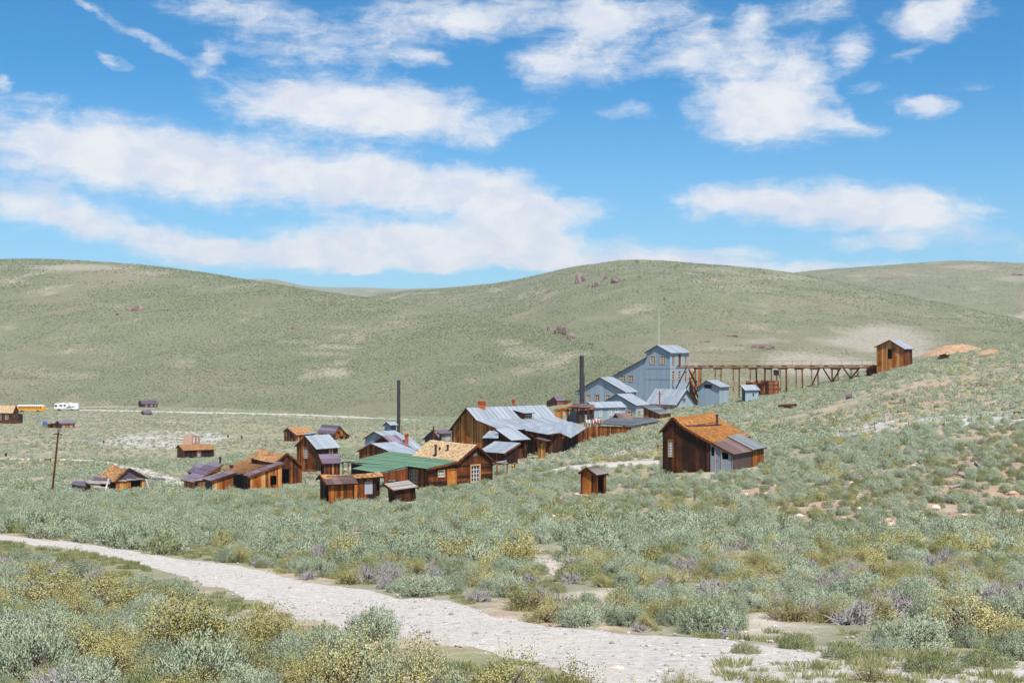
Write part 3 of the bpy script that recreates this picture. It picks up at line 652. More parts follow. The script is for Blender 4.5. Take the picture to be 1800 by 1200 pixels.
RF = {'tin': ('tin', 'tin', .42, .85), 'tinold': ('tin', 'tin', .3, .8), 'shingle': ('shingle', 'shingle', .2, .9, .20), 'tan': ('shingle', 'tanshingle', .2, .9, .18), 'orange': ('shingle', 'orangeshingle', .30, .80, .15),
      'purple': ('roll', 'purple', .3, .75, .9), 'purpledark': ('roll', 'purple', .1, .5, .9), 'slate': ('roll', 'slate', .3, .7, .9), 'green': ('roll', 'green', .3, .7, .55), 'rust': ('tin', 'rustroof', .3, .8), 'plank': ('plank', 'greywood', .3, .8, .3), 'brownplank': ('plank', 'greywood', .05, .4, .3), 'slatetin': ('tin', 'slate', .6, 1.0)}
def volume(root, xc, Y, yaw, face, top, px_end, A='brown', B='brown', roof='tin', openA=(), openB=(), base_py=None, each=False, ov=.25, eave=.3, sag=0., sheets=False, szmode=False, far=True, alt=None, altp=0., ragged=0., pw=.75, L=None, P=None):
    """a walled volume under a folded roof. The profile (top) lies in face 'L' or 'R' of the near corner (xc, Y); it runs back to px_end"""
    P = P or gp(xc, Y); dL, dR = dirs(yaw); d1, d2 = (dL, dR) if face == 'L' else (dR, dL)
    pts = [tuple(p) for p in top] if szmode else [sz(P, d1, *p) for p in top]
    pts.sort(key=lambda p: p[0]); L = L or abs(s_at(P, d2, px_end))
    s_max = pts[-1][0]
    corners = [P, P+d1*s_max, P+d1*s_max+d2*L, P+d2*L]
    zb = min(float(gz(c.x, c.y)) for c in corners)-.12 if base_py is None else CZ+(600-base_py)/F*P.y
    if base_py is None: FOOT.append(np.array([tuple((c).xy) for c in corners]))
    P = P+d1*0; s_first = pts[0][0]
    polyA = [(s_first, zb)]+pts+[(s_max, zb)]
    nA, nB = -d2, -d1
    def rects(ops, d, Q):
        o_ = []
        for (kind, x0, x1, y0, y1, *ex) in ops:
            a, c = sorted((s_at(Q, d, x0), s_at(Q, d, x1))); m = (a+c)/2; Ym = Q.y+m*d.y
            o_.append((kind, a, c, max(zb+.02, CZ+(600-y1)/F*Ym), CZ+(600-y0)/F*Ym, ex[0] if ex else {}))
        return o_
    Q = P+d1*s_first
    rA = rects(openA, d1, P); rB = rects(openB, d2, Q)
    wall(root, P, d1, nA, polyA, A, [r[1:5] for r in rA], each)
    hB = pts[0][1]; polyB = [(0, zb), (0, hB), (L, hB), (L, zb)]
    wall(root, Q, d2, nB, polyB, B, [r[1:5] for r in rB], each)
    if far:
        wall(root, P+d2*L, d1, d2, polyA, A); hF = pts[-1][1]
        wall(root, P+d1*s_max, d2, d1, [(0, zb), (0, hF), (L, hF), (L, zb)], B)
    for rr, dd, nn_, QQ in ((rA, d1, nA, P), (rB, d2, nB, Q)):
        for (kind, a, c, z0, z1, ex) in rr:
            if kind == 'window': window(root, QQ, dd, nn_, a, c, z0, z1, **ex)
            elif kind == 'door': door(root, QQ, dd, nn_, a, c, z0, z1, **ex)
            elif kind == 'panel':
                mb = MB(); at = lambda s, z: Vector((QQ.x+dd.x*s, QQ.y+dd.y*s, z))-nn_*.05
                mb.prism([at(a, z0), at(c, z0), at(c, z1), at(a, z1)], nn_*.03, ex.get('tone', .5)); mb.build(ex.get('name', 'panel'), M[ex.get('mat', 'tin')], root)
    planes = []
    for i in range(len(pts)-1):
        (sa, za), (sb, zc) = pts[i], pts[i+1]
        if abs(sb-sa) < .02: continue
        ln = math.hypot(sb-sa, zc-za); ds, dz = (sb-sa)/ln, (zc-za)/ln
        e0 = eave if i == 0 else 0; e1 = eave if i == len(pts)-2 else 0
        A0 = (sa-ds*e0, za-dz*e0); A1 = (sb+ds*e1, zc+dz*e1)
        W3 = lambda q, l: Vector((P.x+d1.x*q[0]+d2.x*l, P.y+d1.y*q[0]+d2.y*l, q[1]+.01))
        st = roof[i] if isinstance(roof, (list, tuple)) else roof
        E, Rr = (A0, A1) if A0[1] <= A1[1] else (A1, A0)
        slope(root, W3(E, -ov), W3(E, L+ov), W3(Rr, -ov), W3(Rr, L+ov), RF[st], each=sheets, sag=sag, alt=alt, altp=altp, ragged=ragged, pw=pw)
        nn_ = (W3(E, L)-W3(E, 0)).cross(W3(Rr, 0)-W3(E, 0)).normalized(); nn_ = nn_ if nn_.z > 0 else -nn_
        planes.append((W3(E, 0), nn_))
        # bargeboard along each rake
        for l in (-ov-.04, L+ov+.005):
            f = MB(); f.prism([W3(A0, l)-Vector((0, 0, .12)), W3(A1, l)-Vector((0, 0, .12)), W3(A1, l)+Vector((0, 0, .06)), W3(A0, l)+Vector((0, 0, .06))], d2*.035, rnd.uniform(.25, .5))
            f.build('bargeboard', M['wood' if ST[A][0] != 'bluewall' else 'iron'], root)
    return dict(P=P, d1=d1, d2=d2, L=L, zb=zb, pts=pts, planes=planes)
def on_plane(px, py, plane):
    o = Vector((0, 0, CZ)); dv = Vector(((px-900)/F, 1, (600-py)/F)); q, n = plane
    return o+dv*((q-o).dot(n)/dv.dot(n))
def slab(root, c4, style, **kw):
    """free roof slope by its corners (px, py, distance): eave start, eave end, ridge start, ridge end"""
    return slope(root, *[wp(*c) for c in c4], RF[style], **kw)
def panel_wall(root, a, c, tops, style, openings=(), each=False, base=None, name='wall'):
    """upright wall between two ground points a=(px,Y), c=(px,Y); tops = [(px,py)...]"""
    P = gp(*a); Q = gp(*c); d = (Q-P); d.z = 0; ln = d.length; d.normalize(); n = Vector((d.y, -d.x, 0))
    if n.dot(Vector((0, 0, CZ))-P) < 0 and n.y > 0: n = -n
    t = sorted(sz(P, d, *p) for p in tops)
    zb = min(P.z, Q.z)-.15 if base is None else base
    return wall(root, P, d, n, [(t[0][0], zb)]+t+[(t[-1][0], zb)], style, [(*sorted((s_at(P, d, o[0]), s_at(P, d, o[1]))), sz(P, d, (o[0]+o[1])/2, o[3])[1], sz(P, d, (o[0]+o[1])/2, o[2])[1]) for o in openings], each, name)
def chimney(root, p, w, h, mat='brick', below=1.2, cap=True):
    mb = MB(); mb.box((p.x, p.y, p.z+h/2-below/2), (w/2, w/2, (h+below)/2), .45)
    o = mb.build('chimney', M[mat], root)
    if cap:
        mb = MB(); mb.box((p.x, p.y, p.z+h-.25), (w/2+.07, w/2+.07, .09), .2); mb.box((p.x, p.y, p.z+h+.01), (w/2+.05, w/2+.05, .06), .7); mb.build('chimney_cap', M[mat], o)
def pipe(root, p, r, h, lean=(0, 0), name='stovepipe', below=.3):
    mb = MB(); q = p+Vector((lean[0], lean[1], h)); mb.tube(p-Vector((0, 0, below)), q, r, r, 10, .4); mb.tube(q-Vector((0, 0, .12)), q+Vector((0, 0, .06)), r*1.25, r*1.25, 10, .2)
    mb.build(name, M['iron'], root)
# ------------------------------------------------------------------ the town, left to right
E = lambda name, xc, Y, label, cat, group=None: empty(name, gp(xc, Y), label, cat, group)
# far left dark house with pale roof
h = E('house', 22, 500, 'dark brown house with pale tan roof cut by the left edge of the photo', 'house')
volume(h, 22, 500, 22, 'R', [(22,725),(27,713),(32,722)], -45, 'hdark', 'hdark', 'tan', openB=[('window',9.5,14.5,729.5,736.5,dict(grid=(2,2),mw=.09)), ('window',-3,2.5,728.5,737,dict(grid=(2,2),mw=.09))])
volume(h, 36, 503, 22, 'L', [(36,728),(22.5,724)], 40, 'hdark', 'hdark', 'slate', openA=[('window',23.5,27.5,729,736.5,dict(grid=(2,3),mw=.1))])
# cabin with lean-to in the valley
h = E('cabin', 107, 450, 'small cabin with mauve roof and a lean-to on its left, above the pole top', 'cabin')
volume(h, 107.5, 450, 58, 'L', [(107.5,745),(102,739.5),(97.5,745)], 131.5, 'brown', 'hmid', 'purple', openB=[('window',110,114,745,752,dict(grid=(2,3),mw=.09)), ('window',123,127,744,751,dict(grid=(2,3),mw=.09)), ('door',117,120.5,745,753.5,dict(lo=.5,hi=.8))])
volume(h, 97, 453, 20, 'L', [(97,743.5),(83,745.5)], 98.5, 'brown', 'brown', 'shingle', openA=[('hole',88.5,93,746,752.5)])
h = E('dark_house', 250, 690, 'dark maroon house alone above the far white road', 'house')
volume(h, 250, 690, 58, 'L', [(250,709.5),(246.5,703),(243.5,708.5)], 277, 'dark', 'dark', 'purpledark', openB=[('window',265,267.5,709.5,714,dict(grid=(1,2),mw=.1)), ('window',272,274.5,709,713.5,dict(grid=(1,2),mw=.1)), ('window',256,258.5,710,714.5,dict(grid=(1,2),mw=.1))])
h = E('shed', 254, 585, 'low dark shed beside the far white road, below the maroon house', 'shed')
volume(h, 254, 585, 55, 'L', [(254,726),(251,721.5),(248.5,725)], 267, 'brown', 'dark', 'purpledark', openB=[('hole',258,260,726,729.5)])
h = E('brick_ruin', 323.5, 325, 'roofless pale pink brick ruin behind the tan roofed cabin', 'ruin')
panel_wall(h, (323.5,325), (338,325), [(323.5,764.5),(331,764),(338,765)], 'pink', name='left_wall'); panel_wall(h, (338,325), (351.5,331), [(338,764),(346,764.5),(351.5,768)], 'pink', openings=[(339.5,343,768,778),(346.5,349,768,778)], name='front_wall')
panel_wall(h, (323.5,325), (338,337), [(324,764.5),(338,766)], 'pink', name='back_wall')
h = E('cabin', 323, 268, 'low cabin with tan shingle roof standing in front of the pink brick ruin', 'cabin')
volume(h, 323.5, 268, 66, 'L', [(323.5,791.5),(315.5,782),(311.5,787)], 376, 'brown', 'dark', 'shingle', openB=[('door',347,352.5,792.5,802.5,dict(mat='greywood',lo=.5,hi=.7))], each=False)
# collapsing house
h = E('collapsing_house', 204, 174, 'half collapsed house with curling shingle roof and dark gable, near the leaning pole', 'house')
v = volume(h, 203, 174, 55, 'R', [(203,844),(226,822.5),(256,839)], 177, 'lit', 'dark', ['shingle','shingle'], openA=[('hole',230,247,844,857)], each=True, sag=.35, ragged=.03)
mb = MB(); P, d = v['P'], v['d1']; nn_ = -v['d2']
tri = [sz(P, d, 205.5, 843.5), sz(P, d, 226, 824), sz(P, d, 254, 839.5)]
mb.prism([Vector((P.x+d.x*s, P.y+d.y*s, z))+nn_*.02 for s, z in tri], nn_*.05, .3); mb.build('gable_cladding', M['purple'], h)
mb = MB(); (sa, za), (sb, zb_) = tri[0], tri[2]
for k in range(6):
    a = k/6; p = Vector((P.x+d.x*(sa+(sb-sa)*a), P.y+d.y*(sa+(sb-sa)*a), za+(zb_-za)*a-.05))+nn_*.12; q = Vector((P.x+d.x*(sa+(sb-sa)*(a+.16)), P.y+d.y*(sa+(sb-sa)*(a+.16)), za+(zb_-za)*(a+.16)-.05-rnd.uniform(0, .12)))+nn_*.12
    mb.bar(p, q, .10, .16, rnd.uniform(.5, .9))
mb.build('ledge', M['greywood'], h)
slab(h, [(158,849,169),(196,845,172),(166,838,179),(186,835,181)], 'purpledark', sag=.15)
slab(h, [(125,851.5,174),(151,856,169),(134,844,180),(153,844,175)], 'purple', sag=.1)
panel_wall(h, (126,173.5), (152,168.5), [(126.5,852),(151.5,856.5)], 'black'); panel_wall(h, (152,168.5), (160,174), [(152,847),(159.5,853)], 'dark')
panel_wall(h, (168,174), (200,175), [(168,846),(200,845)], 'dark')
t = E('fallen_boards', 165, 167, 'grey weathered plank panel with a gap, leaning against the collapsing house', 'panel')
for k in range(8):
    a = k/8; mb = MB(); p0 = wp(151+21*a, 845.8+15*a, 166+a*1.5); p1 = wp(192-2*a+rnd.uniform(-2, 2) if k not in (2, 3, 4) else 173+a*8, 846.5+17*a, 168.5-a*2)
    mb.bar(p0, p1, .05, .2, rnd.uniform(.4, .9)); mb.build('plank', M['greywood'], t)
t = E('plank', 188, 178, 'pale grey plank propped upright against the collapsing house', 'plank'); mb = MB(); mb.bar(gp(184.5,166), wp(191,841,169), .16, .06, .9); mb.build('board', M['greywood'], t)
t = E('plank', 262, 188, 'pale grey plank propped on the right end of the collapsing house', 'plank'); mb = MB(); mb.bar(gp(263,172), wp(256,841,176), .14, .06, .7); mb.build('board', M['greywood'], t)
t = E('board_pile', 278, 196, 'dark pile of boards on the ground right of the collapsing house', 'board pile'); 
for k in range(5):
    mb = MB(); mb.box(gp(278+rnd.uniform(-1, 1), 196+k*.35)+Vector((0, 0, .25+.07*(k % 3))), (.85, .14, .05), rnd.uniform(.2, .5)); mb.build('board', M['purple'], t)
mb = MB(); mb.box(gp(278,196)+Vector((0, .4, .1)), (.8, .5, .1), .2); mb.build('boards_base', M['purple'], t)
t = E('crate', 84, 262, 'small weathered box standing in the sage left of the pole', 'crate'); mb = MB(); mb.box(gp(84,262)+Vector((0, 0, .3)), (.5, .4, .42), .3); mb.build('box', M['greywood'], t); mb = MB(); mb.box(gp(84,262)+Vector((0, 0, .75)), (.56, .46, .03), .8); mb.build('lid', M['greywood'], t)
# barn group
h = E('barn_group', 440, 165, 'large rambling barn of joined sheds with sagging shingle roof and mauve lean-to roofs', 'barn')
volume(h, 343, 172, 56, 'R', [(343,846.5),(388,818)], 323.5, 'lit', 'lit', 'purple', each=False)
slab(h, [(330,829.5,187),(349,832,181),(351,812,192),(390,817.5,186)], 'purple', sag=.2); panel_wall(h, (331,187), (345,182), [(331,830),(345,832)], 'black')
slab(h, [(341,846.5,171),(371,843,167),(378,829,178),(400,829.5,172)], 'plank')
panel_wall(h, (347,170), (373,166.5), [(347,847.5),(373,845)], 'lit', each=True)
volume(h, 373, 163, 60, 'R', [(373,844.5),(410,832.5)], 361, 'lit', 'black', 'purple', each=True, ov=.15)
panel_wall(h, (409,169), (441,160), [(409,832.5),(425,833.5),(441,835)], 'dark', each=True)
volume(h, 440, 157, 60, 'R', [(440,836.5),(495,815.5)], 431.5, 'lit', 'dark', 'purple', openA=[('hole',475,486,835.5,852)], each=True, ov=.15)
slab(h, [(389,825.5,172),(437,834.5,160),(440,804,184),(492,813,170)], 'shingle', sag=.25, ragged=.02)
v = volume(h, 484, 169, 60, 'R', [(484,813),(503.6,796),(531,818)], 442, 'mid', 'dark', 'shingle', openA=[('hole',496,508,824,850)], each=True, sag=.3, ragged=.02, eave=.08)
pipe(h, wp(387,819,178), .13, 1.1, name='stovepipe'); pipe(h, wp(446,808,180), .2, .35, name='vent'); pipe(h, wp(407,822,172), .2, .3, name='vent')
# cabin with tin roof
h = E('cabin', 556, 198, 'upright brown cabin with striped tin roof and a tall white sash window in its gable', 'cabin')
volume(h, 556, 198, 40, 'L', [(556,787.5),(538,766.5),(521.5,783)], 594, 'brown', 'dark', 'tin', openA=[('window',533.8,541.2,786,805,dict(grid=(3,5),mw=.06,fw=.07,frame='wood'))], openB=[('window',579,584,786.5,799,dict(grid=(2,3),mw=.05,bars='greywood'))], each=True, sheets=True, alt='rustroof', altp=.0)
t = E('shed', 569.5, 182, 'small brown shed with mauve roof standing right in front of the tin roofed cabin', 'shed')
volume(t, 569.5, 182, 65, 'L', [(569.5,813.5),(564,801.5)], 597.5, 'dark', 'mid', 'purple', each=True)
t = E('loading_platform', 608, 172, 'sagging plank platform on posts behind the green roofed house', 'platform')
for k in range(3): mb = MB(); mb.bar(wp(599,810.5+k,171+k*.7), wp(625,808.5+k,173+k*.7), .5, .08, .6); mb.build('plank', M['greywood'], t)
for px in (603, 612, 622): mb = MB(); mb.bar(gp(px,172.5)-Vector((0,0,.1)), wp(px,810.5,172.5), .12, .12, .4); mb.build('post', M['greywood'], t)
t = E('lumber_heap', 532, 182, 'low heap of old planks and a trough against the tin roofed cabin', 'lumber')
for k in range(5): mb = MB(); mb.bar(gp(527+k*4,181)+Vector((0,0,.3+.5*(k%3))), gp(551+k*2,180)+Vector((0,0,.2+.45*(k%3))), .25, .07, rnd.uniform(.3,.8)); mb.build('plank', M['greywood' if k%2 else 'wood'], t)
h = E('cabin', 521, 335, 'far brown cabin with tan roof and pale lean-to, left of the gabled barn', 'cabin')
volume(h, 521, 335, 45, 'L', [(521,764),(506.5,752),(499,758)], 552, 'brown', 'brown', 'shingle', openA=[('hole',510,513.5,761,769.5),('window',500.5,503.5,760,764.5,dict(grid=(1,1)))])
slab(h, [(536,764,334),(557,761.5,338),(532,752.5,348),(548,757,345)], 'tinold')
h = E('small_barn', 588, 330, 'far small barn with mauve roof and lean-to behind the tin roofed cabin', 'barn')
volume(h, 588, 330, 50, 'R', [(588,761.5),(596.3,748.5),(604,758),(613.5,765.5)], 560, 'brown', 'lit', ['purple']*3, openA=[('hole',597,603.5,766,775),('hole',606,610,767,775),('hole',594.5,598,758,762)])
# front shack
h = E('shack', 577, 117, 'tumbledown brown shack with rusty lean-to roof in front of the green roofed house', 'shack')
volume(h, 577.5, 115.5, 66, 'L', [(577.5,850.5),(571,841)], 623, 'dark', 'brown', 'rust', each=True, sheets=True)
px, Y = along(577.5, 115.5, 66, 'L', 571.2)
volume(h, 571.3, Y, 66, 'L', [(571.3,840.5),(567,834.5),(562.5,840.5)], 668, 'dark', 'mid', 'shingle', openB=[('panel',641,655,846,868,dict(mat='tin',tone=.85,name='white_panel')), ('hole',662,667,846,862)], each=True, sag=.12)
t = E('leaning_outhouse', 696, 112, 'small grey roofed outhouse leaning over in the sage by the green roofed house', 'outhouse')
volume(t, 696, 112, 63, 'L', [(696,861.5),(683.5,851)], 732, 'dark', 'mid', 'plank', each=True, sheets=True, ov=.18, eave=.22)
t.rotation_euler = (0, R(-5.5), 0)
# green roofed house
h = E('green_roofed_house', 753, 130, 'dark plank house with faded green lean-to roof and pale tan shingle main roof', 'house')
px, Y = along(753, 130, 55, 'R', 803)
v = volume(h, 803, Y, 55, 'R', [(803,811.5),(836.6,782.5),(866,810.5)], 727, 'hdark', 'dark', 'tan', openA=[('window',828.5,842.5,818,846,dict(grid=(3,4),mw=.055,fw=.13)), ('panel',832,839,796,801,dict(mat='greywood',tone=.2,name='gable_sign'))], each=True)
chp = v['planes'][0]
for (px, py0, py1, r) in ((766,803,782,.11),(773,792.5,786.5,.08),(787,793.5,782,.10)):
    p = on_plane(px, py0, chp); pipe(h, p, r, (py0-py1)/F*p.y)
vb = volume(h, 753, 130, 55, 'R', [(753,823.5),(802,812)], 716, 'hdark', 'mid', 'green', openA=[('door',787.5,801,825,855,dict(lo=.68,hi=.85,nb=4)), ('window',770.8,780.5,827,837,dict(grid=(3,2),mw=.06,fw=.08))], openB=[('window',719.5,725.5,825.5,854,dict(grid=(2,4),mw=.045,fw=.07)), ('window',727.5,733.5,825.5,854,dict(grid=(2,4),mw=.045,fw=.07))], each=True, ov=.2, far=False, eave=.35)
GP = (vb['planes'][0][0]-vb['planes'][0][1]*.02, vb['planes'][0][1])
gq = lambda x_, y_: on_plane(x_, y_, GP)
slope(h, gq(664.6,832.3), gq(619,825), gq(718,820.6), gq(646,816.3), RF['green'], lo=.35, hi=.6, name='lean_to_roof'); slope(h, gq(717,820.8), gq(614,813), gq(772,804.9), gq(686,794), RF['green'], lo=.35, hi=.6, name='lean_to_roof')
for (a_, c_, st_, op_) in (((666,832.5),(717,821.5),'red',[(667,676,840,870),(683,697,843,850)]),):
    ya, yc = gq(*a_).y+.25, gq(*c_).y+.25; panel_wall(h, (a_[0],ya), (c_[0],yc), [(a_[0],a_[1]+.6),(c_[0],c_[1]+.6)], st_, openings=op_, each=True, name='lean_to_wall')
ya, yc = gq(664.6,832).y+.2, gq(620,825).y; panel_wall(h, (621,yc), (665.5,ya), [(621,826),(665.5,833)], 'dark', name='lean_to_wall'); ya, yc = gq(646,817).y, gq(616,813).y; panel_wall(h, (617,yc), (648,ya+1), [(617,814),(648,818)], 'dark', name='lean_to_wall')
t = E('hitching_rail', 880, 142, 'wooden hitching rail of two posts right of the green roofed house', 'rail')
for px, Y, y in ((873.5,141,812),(891.5,143,813)): mb = MB(); mb.bar(gp(px,Y)-Vector((0,0,.2)), wp(px,y,Y), .13, .13, .55); mb.build('post', M['wood'], t)
for a, c in (((865,811.5,140.5),(892,813,143)), ((866,813.5,141),(890,809.5,144))): mb = MB(); mb.bar(wp(*a), wp(*c), .1, .1, .8); mb.build('rail', M['greywood'], t)
def trail_sign(px, py, Y, w, h_, label):
    g = gp(px, Y); c = wp(px, py, Y); t = empty('trail_sign', g, label, 'sign'); mb = MB(); mb.box(c, (w/2, .03, h_/2), .5); bo = mb.build('board', M['signbrown'], t)
    mb = MB(); k = h_*.36; q = c+Vector((-w*.12, -.033, 0)); mb.prism([q+Vector((k, 0, 0)), q+Vector((0, 0, k)), q+Vector((-k, 0, 0)), q+Vector((0, 0, -k))], (0, -.01, 0)); mb.build('yellow_diamond', M['signyellow'], bo)
    mb = MB(); k *= .28; q = q+Vector((0, -.0125, 0)); mb.prism([q+Vector((k, 0, 0)), q+Vector((0, 0, k)), q+Vector((-k, 0, 0)), q+Vector((0, 0, -k))], (0, -.006, 0)); mb.build('diamond_mark', M['signbrown'], bo)
    for dx in (-.3, .3): mb = MB(); mb.bar(g+Vector((w*dx, .06, -.2)), c+Vector((w*dx, .06, 0)), .08, .08, .3); mb.build('post', M['wood'], t)
trail_sign(902.5, 817.5, 150, .42, .40, 'small brown sign with yellow diamond near the hitching rail')
trail_sign(1788, 727.5, 150, .78, .50, 'brown sign with yellow diamond on the right hand slope')
# metal and wood buildings behind the green roof
h = E('tin_roofed_house', 686, 205, 'plank gabled house with patched tin roof just behind the green roof', 'house')
volume(h, 700, 203, 42, 'L', [(700,800),(654,780),(631,792.5)], 738, 'brown', 'mid', 'tin', each=False, alt='purple', altp=.12)
volume(h, 704, 216, 42, 'L', [(704,791),(674,766.5),(661,776)], 742, 'dark', 'mid', 'tin', alt='purple', altp=.5, sheets=True)
p = wp(714.7, 777, 219); chimney(h, p, .55, 1.3)
h = E('pump_house', 678, 235, 'pale blue sheet metal building with a small cupola beside the brown smokestack', 'building')
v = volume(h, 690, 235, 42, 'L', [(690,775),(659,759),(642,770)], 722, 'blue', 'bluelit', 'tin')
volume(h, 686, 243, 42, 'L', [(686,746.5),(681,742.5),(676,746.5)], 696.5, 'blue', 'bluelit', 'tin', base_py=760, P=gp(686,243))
def smokestack(px, Y, ytop, rpx, label, ladder=False, base=True):
    g = gp(px, Y); t = empty('smokestack', g, label, 'smokestack'); r = rpx/F*Y; zt = CZ+(600-ytop)/F*Y; n = 6
    for k in range(n):
        mb = MB(); za = g.z-.3+(zt-g.z+.3)*k/n; zc = g.z-.3+(zt-g.z+.3)*(k+1)/n; rr = r*(1-.03*k/n)
        mb.tube((g.x, g.y, za), (g.x, g.y, zc-.01), rr, rr*.995, 20, rnd.uniform(.3, .5), cap=(k == n-1)); mb.tube((g.x, g.y, zc-.10), (g.x, g.y, zc), rr*1.05, rr*1.05, 20, .25, cap=True); mb.build('section', M['iron'], t, smooth=False)
    return t, g, r, zt
t, g, r, zt = smokestack(700.8, 245, 668, 3.0, 'slender dark smokestack rising behind the green roofed house')
mb = MB(); mb.box((g.x, g.y, g.z+1.0), (.62, .62, 1.3), .4); mb.build('brick_base', M['brick'], t); mb = MB(); mb.box((g.x, g.y, g.z+2.35), (.72, .72, .1), .2); mb.build('collar', M['rust'], t)
for dx in (-.58, .58): mb = MB(); mb.bar((g.x+dx, g.y-.58, g.z+2.0), (g.x+dx, g.y-.58, CZ+(600-748)/F*245), .12, .12, .5); mb.build('brace', M['rust'], t)
h = E('grey_roofed_house', 776, 245, 'dark gabled house with mauve roof between the pale tan roof and the big barn', 'house')
volume(h, 777, 245, 45, 'L', [(777,773.5),(761.7,756.5),(746.5,770.5)], 803, 'black', 'dark', ['purple','tin'])
volume(h, 776, 238, 62, 'L', [(776,762.5),(772,761)], 793, 'grey', 'grey', 'slate')
def utility_pole(px, Y, ytop, label, lean=(0, 0), arm=.7, box=False, tone=.35, r=.13):
    g = gp(px, Y); t = empty('utility_pole', g, label, 'pole'); top = Vector((g.x+lean[0], g.y, CZ+(600-ytop)/F*Y)); mb = MB(); mb.tube(g-Vector((0, 0, .3)), top, r*1.15, r*.8, 10, tone); mb.build('pole', M['wood'], t)
    d = (top-g).normalized(); a = top-d*.55; mb = MB(); mb.bar(a+Vector((-arm, -.15, .02)), a+Vector((arm, -.15, 0)), .12, .12, tone+.1); mb.build('crossarm', M['wood'], t)
    for k in (-.8, .8): mb = MB(); mb.tube(a+Vector((arm*k, -.15, .05)), a+Vector((arm*k, -.15, .24)), .05, .04, 8, .7); mb.build('insulator', M['white'], t)
    return t, top
t, top = utility_pole(91.5, 173, 755, 'tall leaning wooden pole with a lamp on top at the left of the photo', lean=(.80, 0), arm=.55, r=.125)
mb = MB(); mb.box(top+Vector((0, 0, -.1)), (.16, .14, .22), .3); mb.build('lamp_housing', M['greywood'], t); mb = MB(); mb.bar(top+Vector((.3, -.1, -.8)), top+Vector((.42, -.1, -.2)), .06, .06, .3); mb.build('bracket', M['iron'], t)
utility_pole(762.2, 215, 749.5, 'short pole with crossed arms in front of the mauve roofed house', arm=.45)
utility_pole(1159.5, 262, 687, 'brown utility pole in front of the low tin wing of the blue mill', arm=.5, tone=.62)
# the big barn
h = E('big_barn', 882, 178, 'big orange brown barn with pale tin roof, dormer and brick chimney', 'barn')
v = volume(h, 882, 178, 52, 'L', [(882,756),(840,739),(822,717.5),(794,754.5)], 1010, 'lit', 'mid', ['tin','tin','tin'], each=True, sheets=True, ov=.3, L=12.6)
pl_low, pl_up = v['planes'][0], v['planes'][1]
d1, d2, P0 = v['d1'], v['d2'], v['P']
ridge = Vector((P0.x, P0.y, 0))+d1*v['pts'][2][0]; ridge.z = v['pts'][2][1]
def ridge_at(px):
    s = s_at(ridge, d2, px); return ridge+d2*s
p = ridge_at(847); chimney(h, p+Vector((0, 0, -.05)), .95, .95, below=.8); p = ridge_at(909)+d1*.8; chimney(h, p, .42, .95)
# dormer built onto the upper slope
q0 = on_plane(921.5, 742, pl_up)
for nm, fn in (('dormer', 0),):
    f0 = q0; f1 = q0+d2*1.25; hz = 15.5/F*q0.y; up = Vector((0, 0, 1))
    slopev = -d1
    def roofpoint(base, z):      # walk back up the slope until it meets height z
        n = pl_up[1]; a = base.copy(); b_ = d1; t_ = ((a+up*z-pl_up[0]).dot(n))/(-(b_.dot(n))); return a+up*z+b_*t_
    r0, r1 = roofpoint(f0, hz+.32), roofpoint(f1, hz+.32)
    slope(h, f0-d2*.3-d1*.35+up*(hz-.02), f1+d2*.3-d1*.35+up*(hz-.02), r0-d2*.3, r1+d2*.3, RF['tin'], each=True, name='dormer_roof')
    wall(h, f0, d2, -d1, [(0, f0.z-.1), (0, f0.z+hz), (1.25, f0.z+hz), (1.25, f0.z-.1)], 'mid', [(.14, 1.11, f0.z+.1, f0.z+hz-.22)], name='dormer_wall')
    window(h, f0, d2, -d1, .14, 1.11, f0.z+.1, f0.z+hz-.22, grid=(3, 2), mw=.05, fw=.08)
    for ff, nn_ in ((f0, -d2), (f1, d2)):
        mb = MB(); bk = roofpoint(ff, hz); mb.prism([ff-up*.05, bk, ff+up*hz], nn_*.06, .45); mb.build('dormer_cheek', M['wood'], h)
# lean-to roofs along the front of the barn
slab(h, [(922,757,172.5),(963,764.5,171),(934,746,180),(977,744,181)], 'tin', each=True); slab(h, [(963,764.2,171),(985,761.2,173),(976,743.5,181.5),(990,742.5,182)], 'tin', each=True)
slab(h, [(985,761.5,173),(1003,770.5,172),(989,742.2,182.2),(1006,742,184)], 'tin', each=True); slab(h, [(1003,770.3,172),(1030,753,185),(1004,742.2,184),(1014,745,187)], 'tinold', each=True)
panel_wall(h, (924,174), (964,172.5), [(924,757.5),(940,757),(964,766)], 'mid', openings=[(930,937,764,790)], each=True); panel_wall(h, (964,172.5), (1002,173.5), [(964,766),(985,762.5),(1002,771)], 'dark', openings=[(988,994,768,790)], each=True)
panel_wall(h, (951,172), (957,171.7), [(951,766),(957,766)], 'tinwall', name='tin_patch'); panel_wall(h, (976,172.2), (984,172.2), [(976,765.5),(984,763)], 'tinwall', name='tin_patch')
t = E('shed', 899, 168, 'tin roofed shed joined to the front of the big barn', 'shed'); volume(t, 899, 168, 52, 'L', [(899,772.8),(876,756.5)], 927, 'dark', 'dark', 'tin', openB=[('hole',908,922,775,788)], each=True, sheets=True)
slab(t, [(847,770.5,168),(876,771,166.5),(860,758,176),(877,758.5,174)], 'tinold', each=True); panel_wall(t, (848,168), (876,166.8), [(848,771),(876,771.5)], 'dark')
t = E('low_shed', 887, 158, 'low dark shed with flat pale tin roof behind the green roofed house gable', 'shed'); volume(t, 887, 157, 42, 'R', [(887,795.5),(910,781)], 846, 'dark', 'dark', 'tin', each=True, sheets=True, ov=.2)
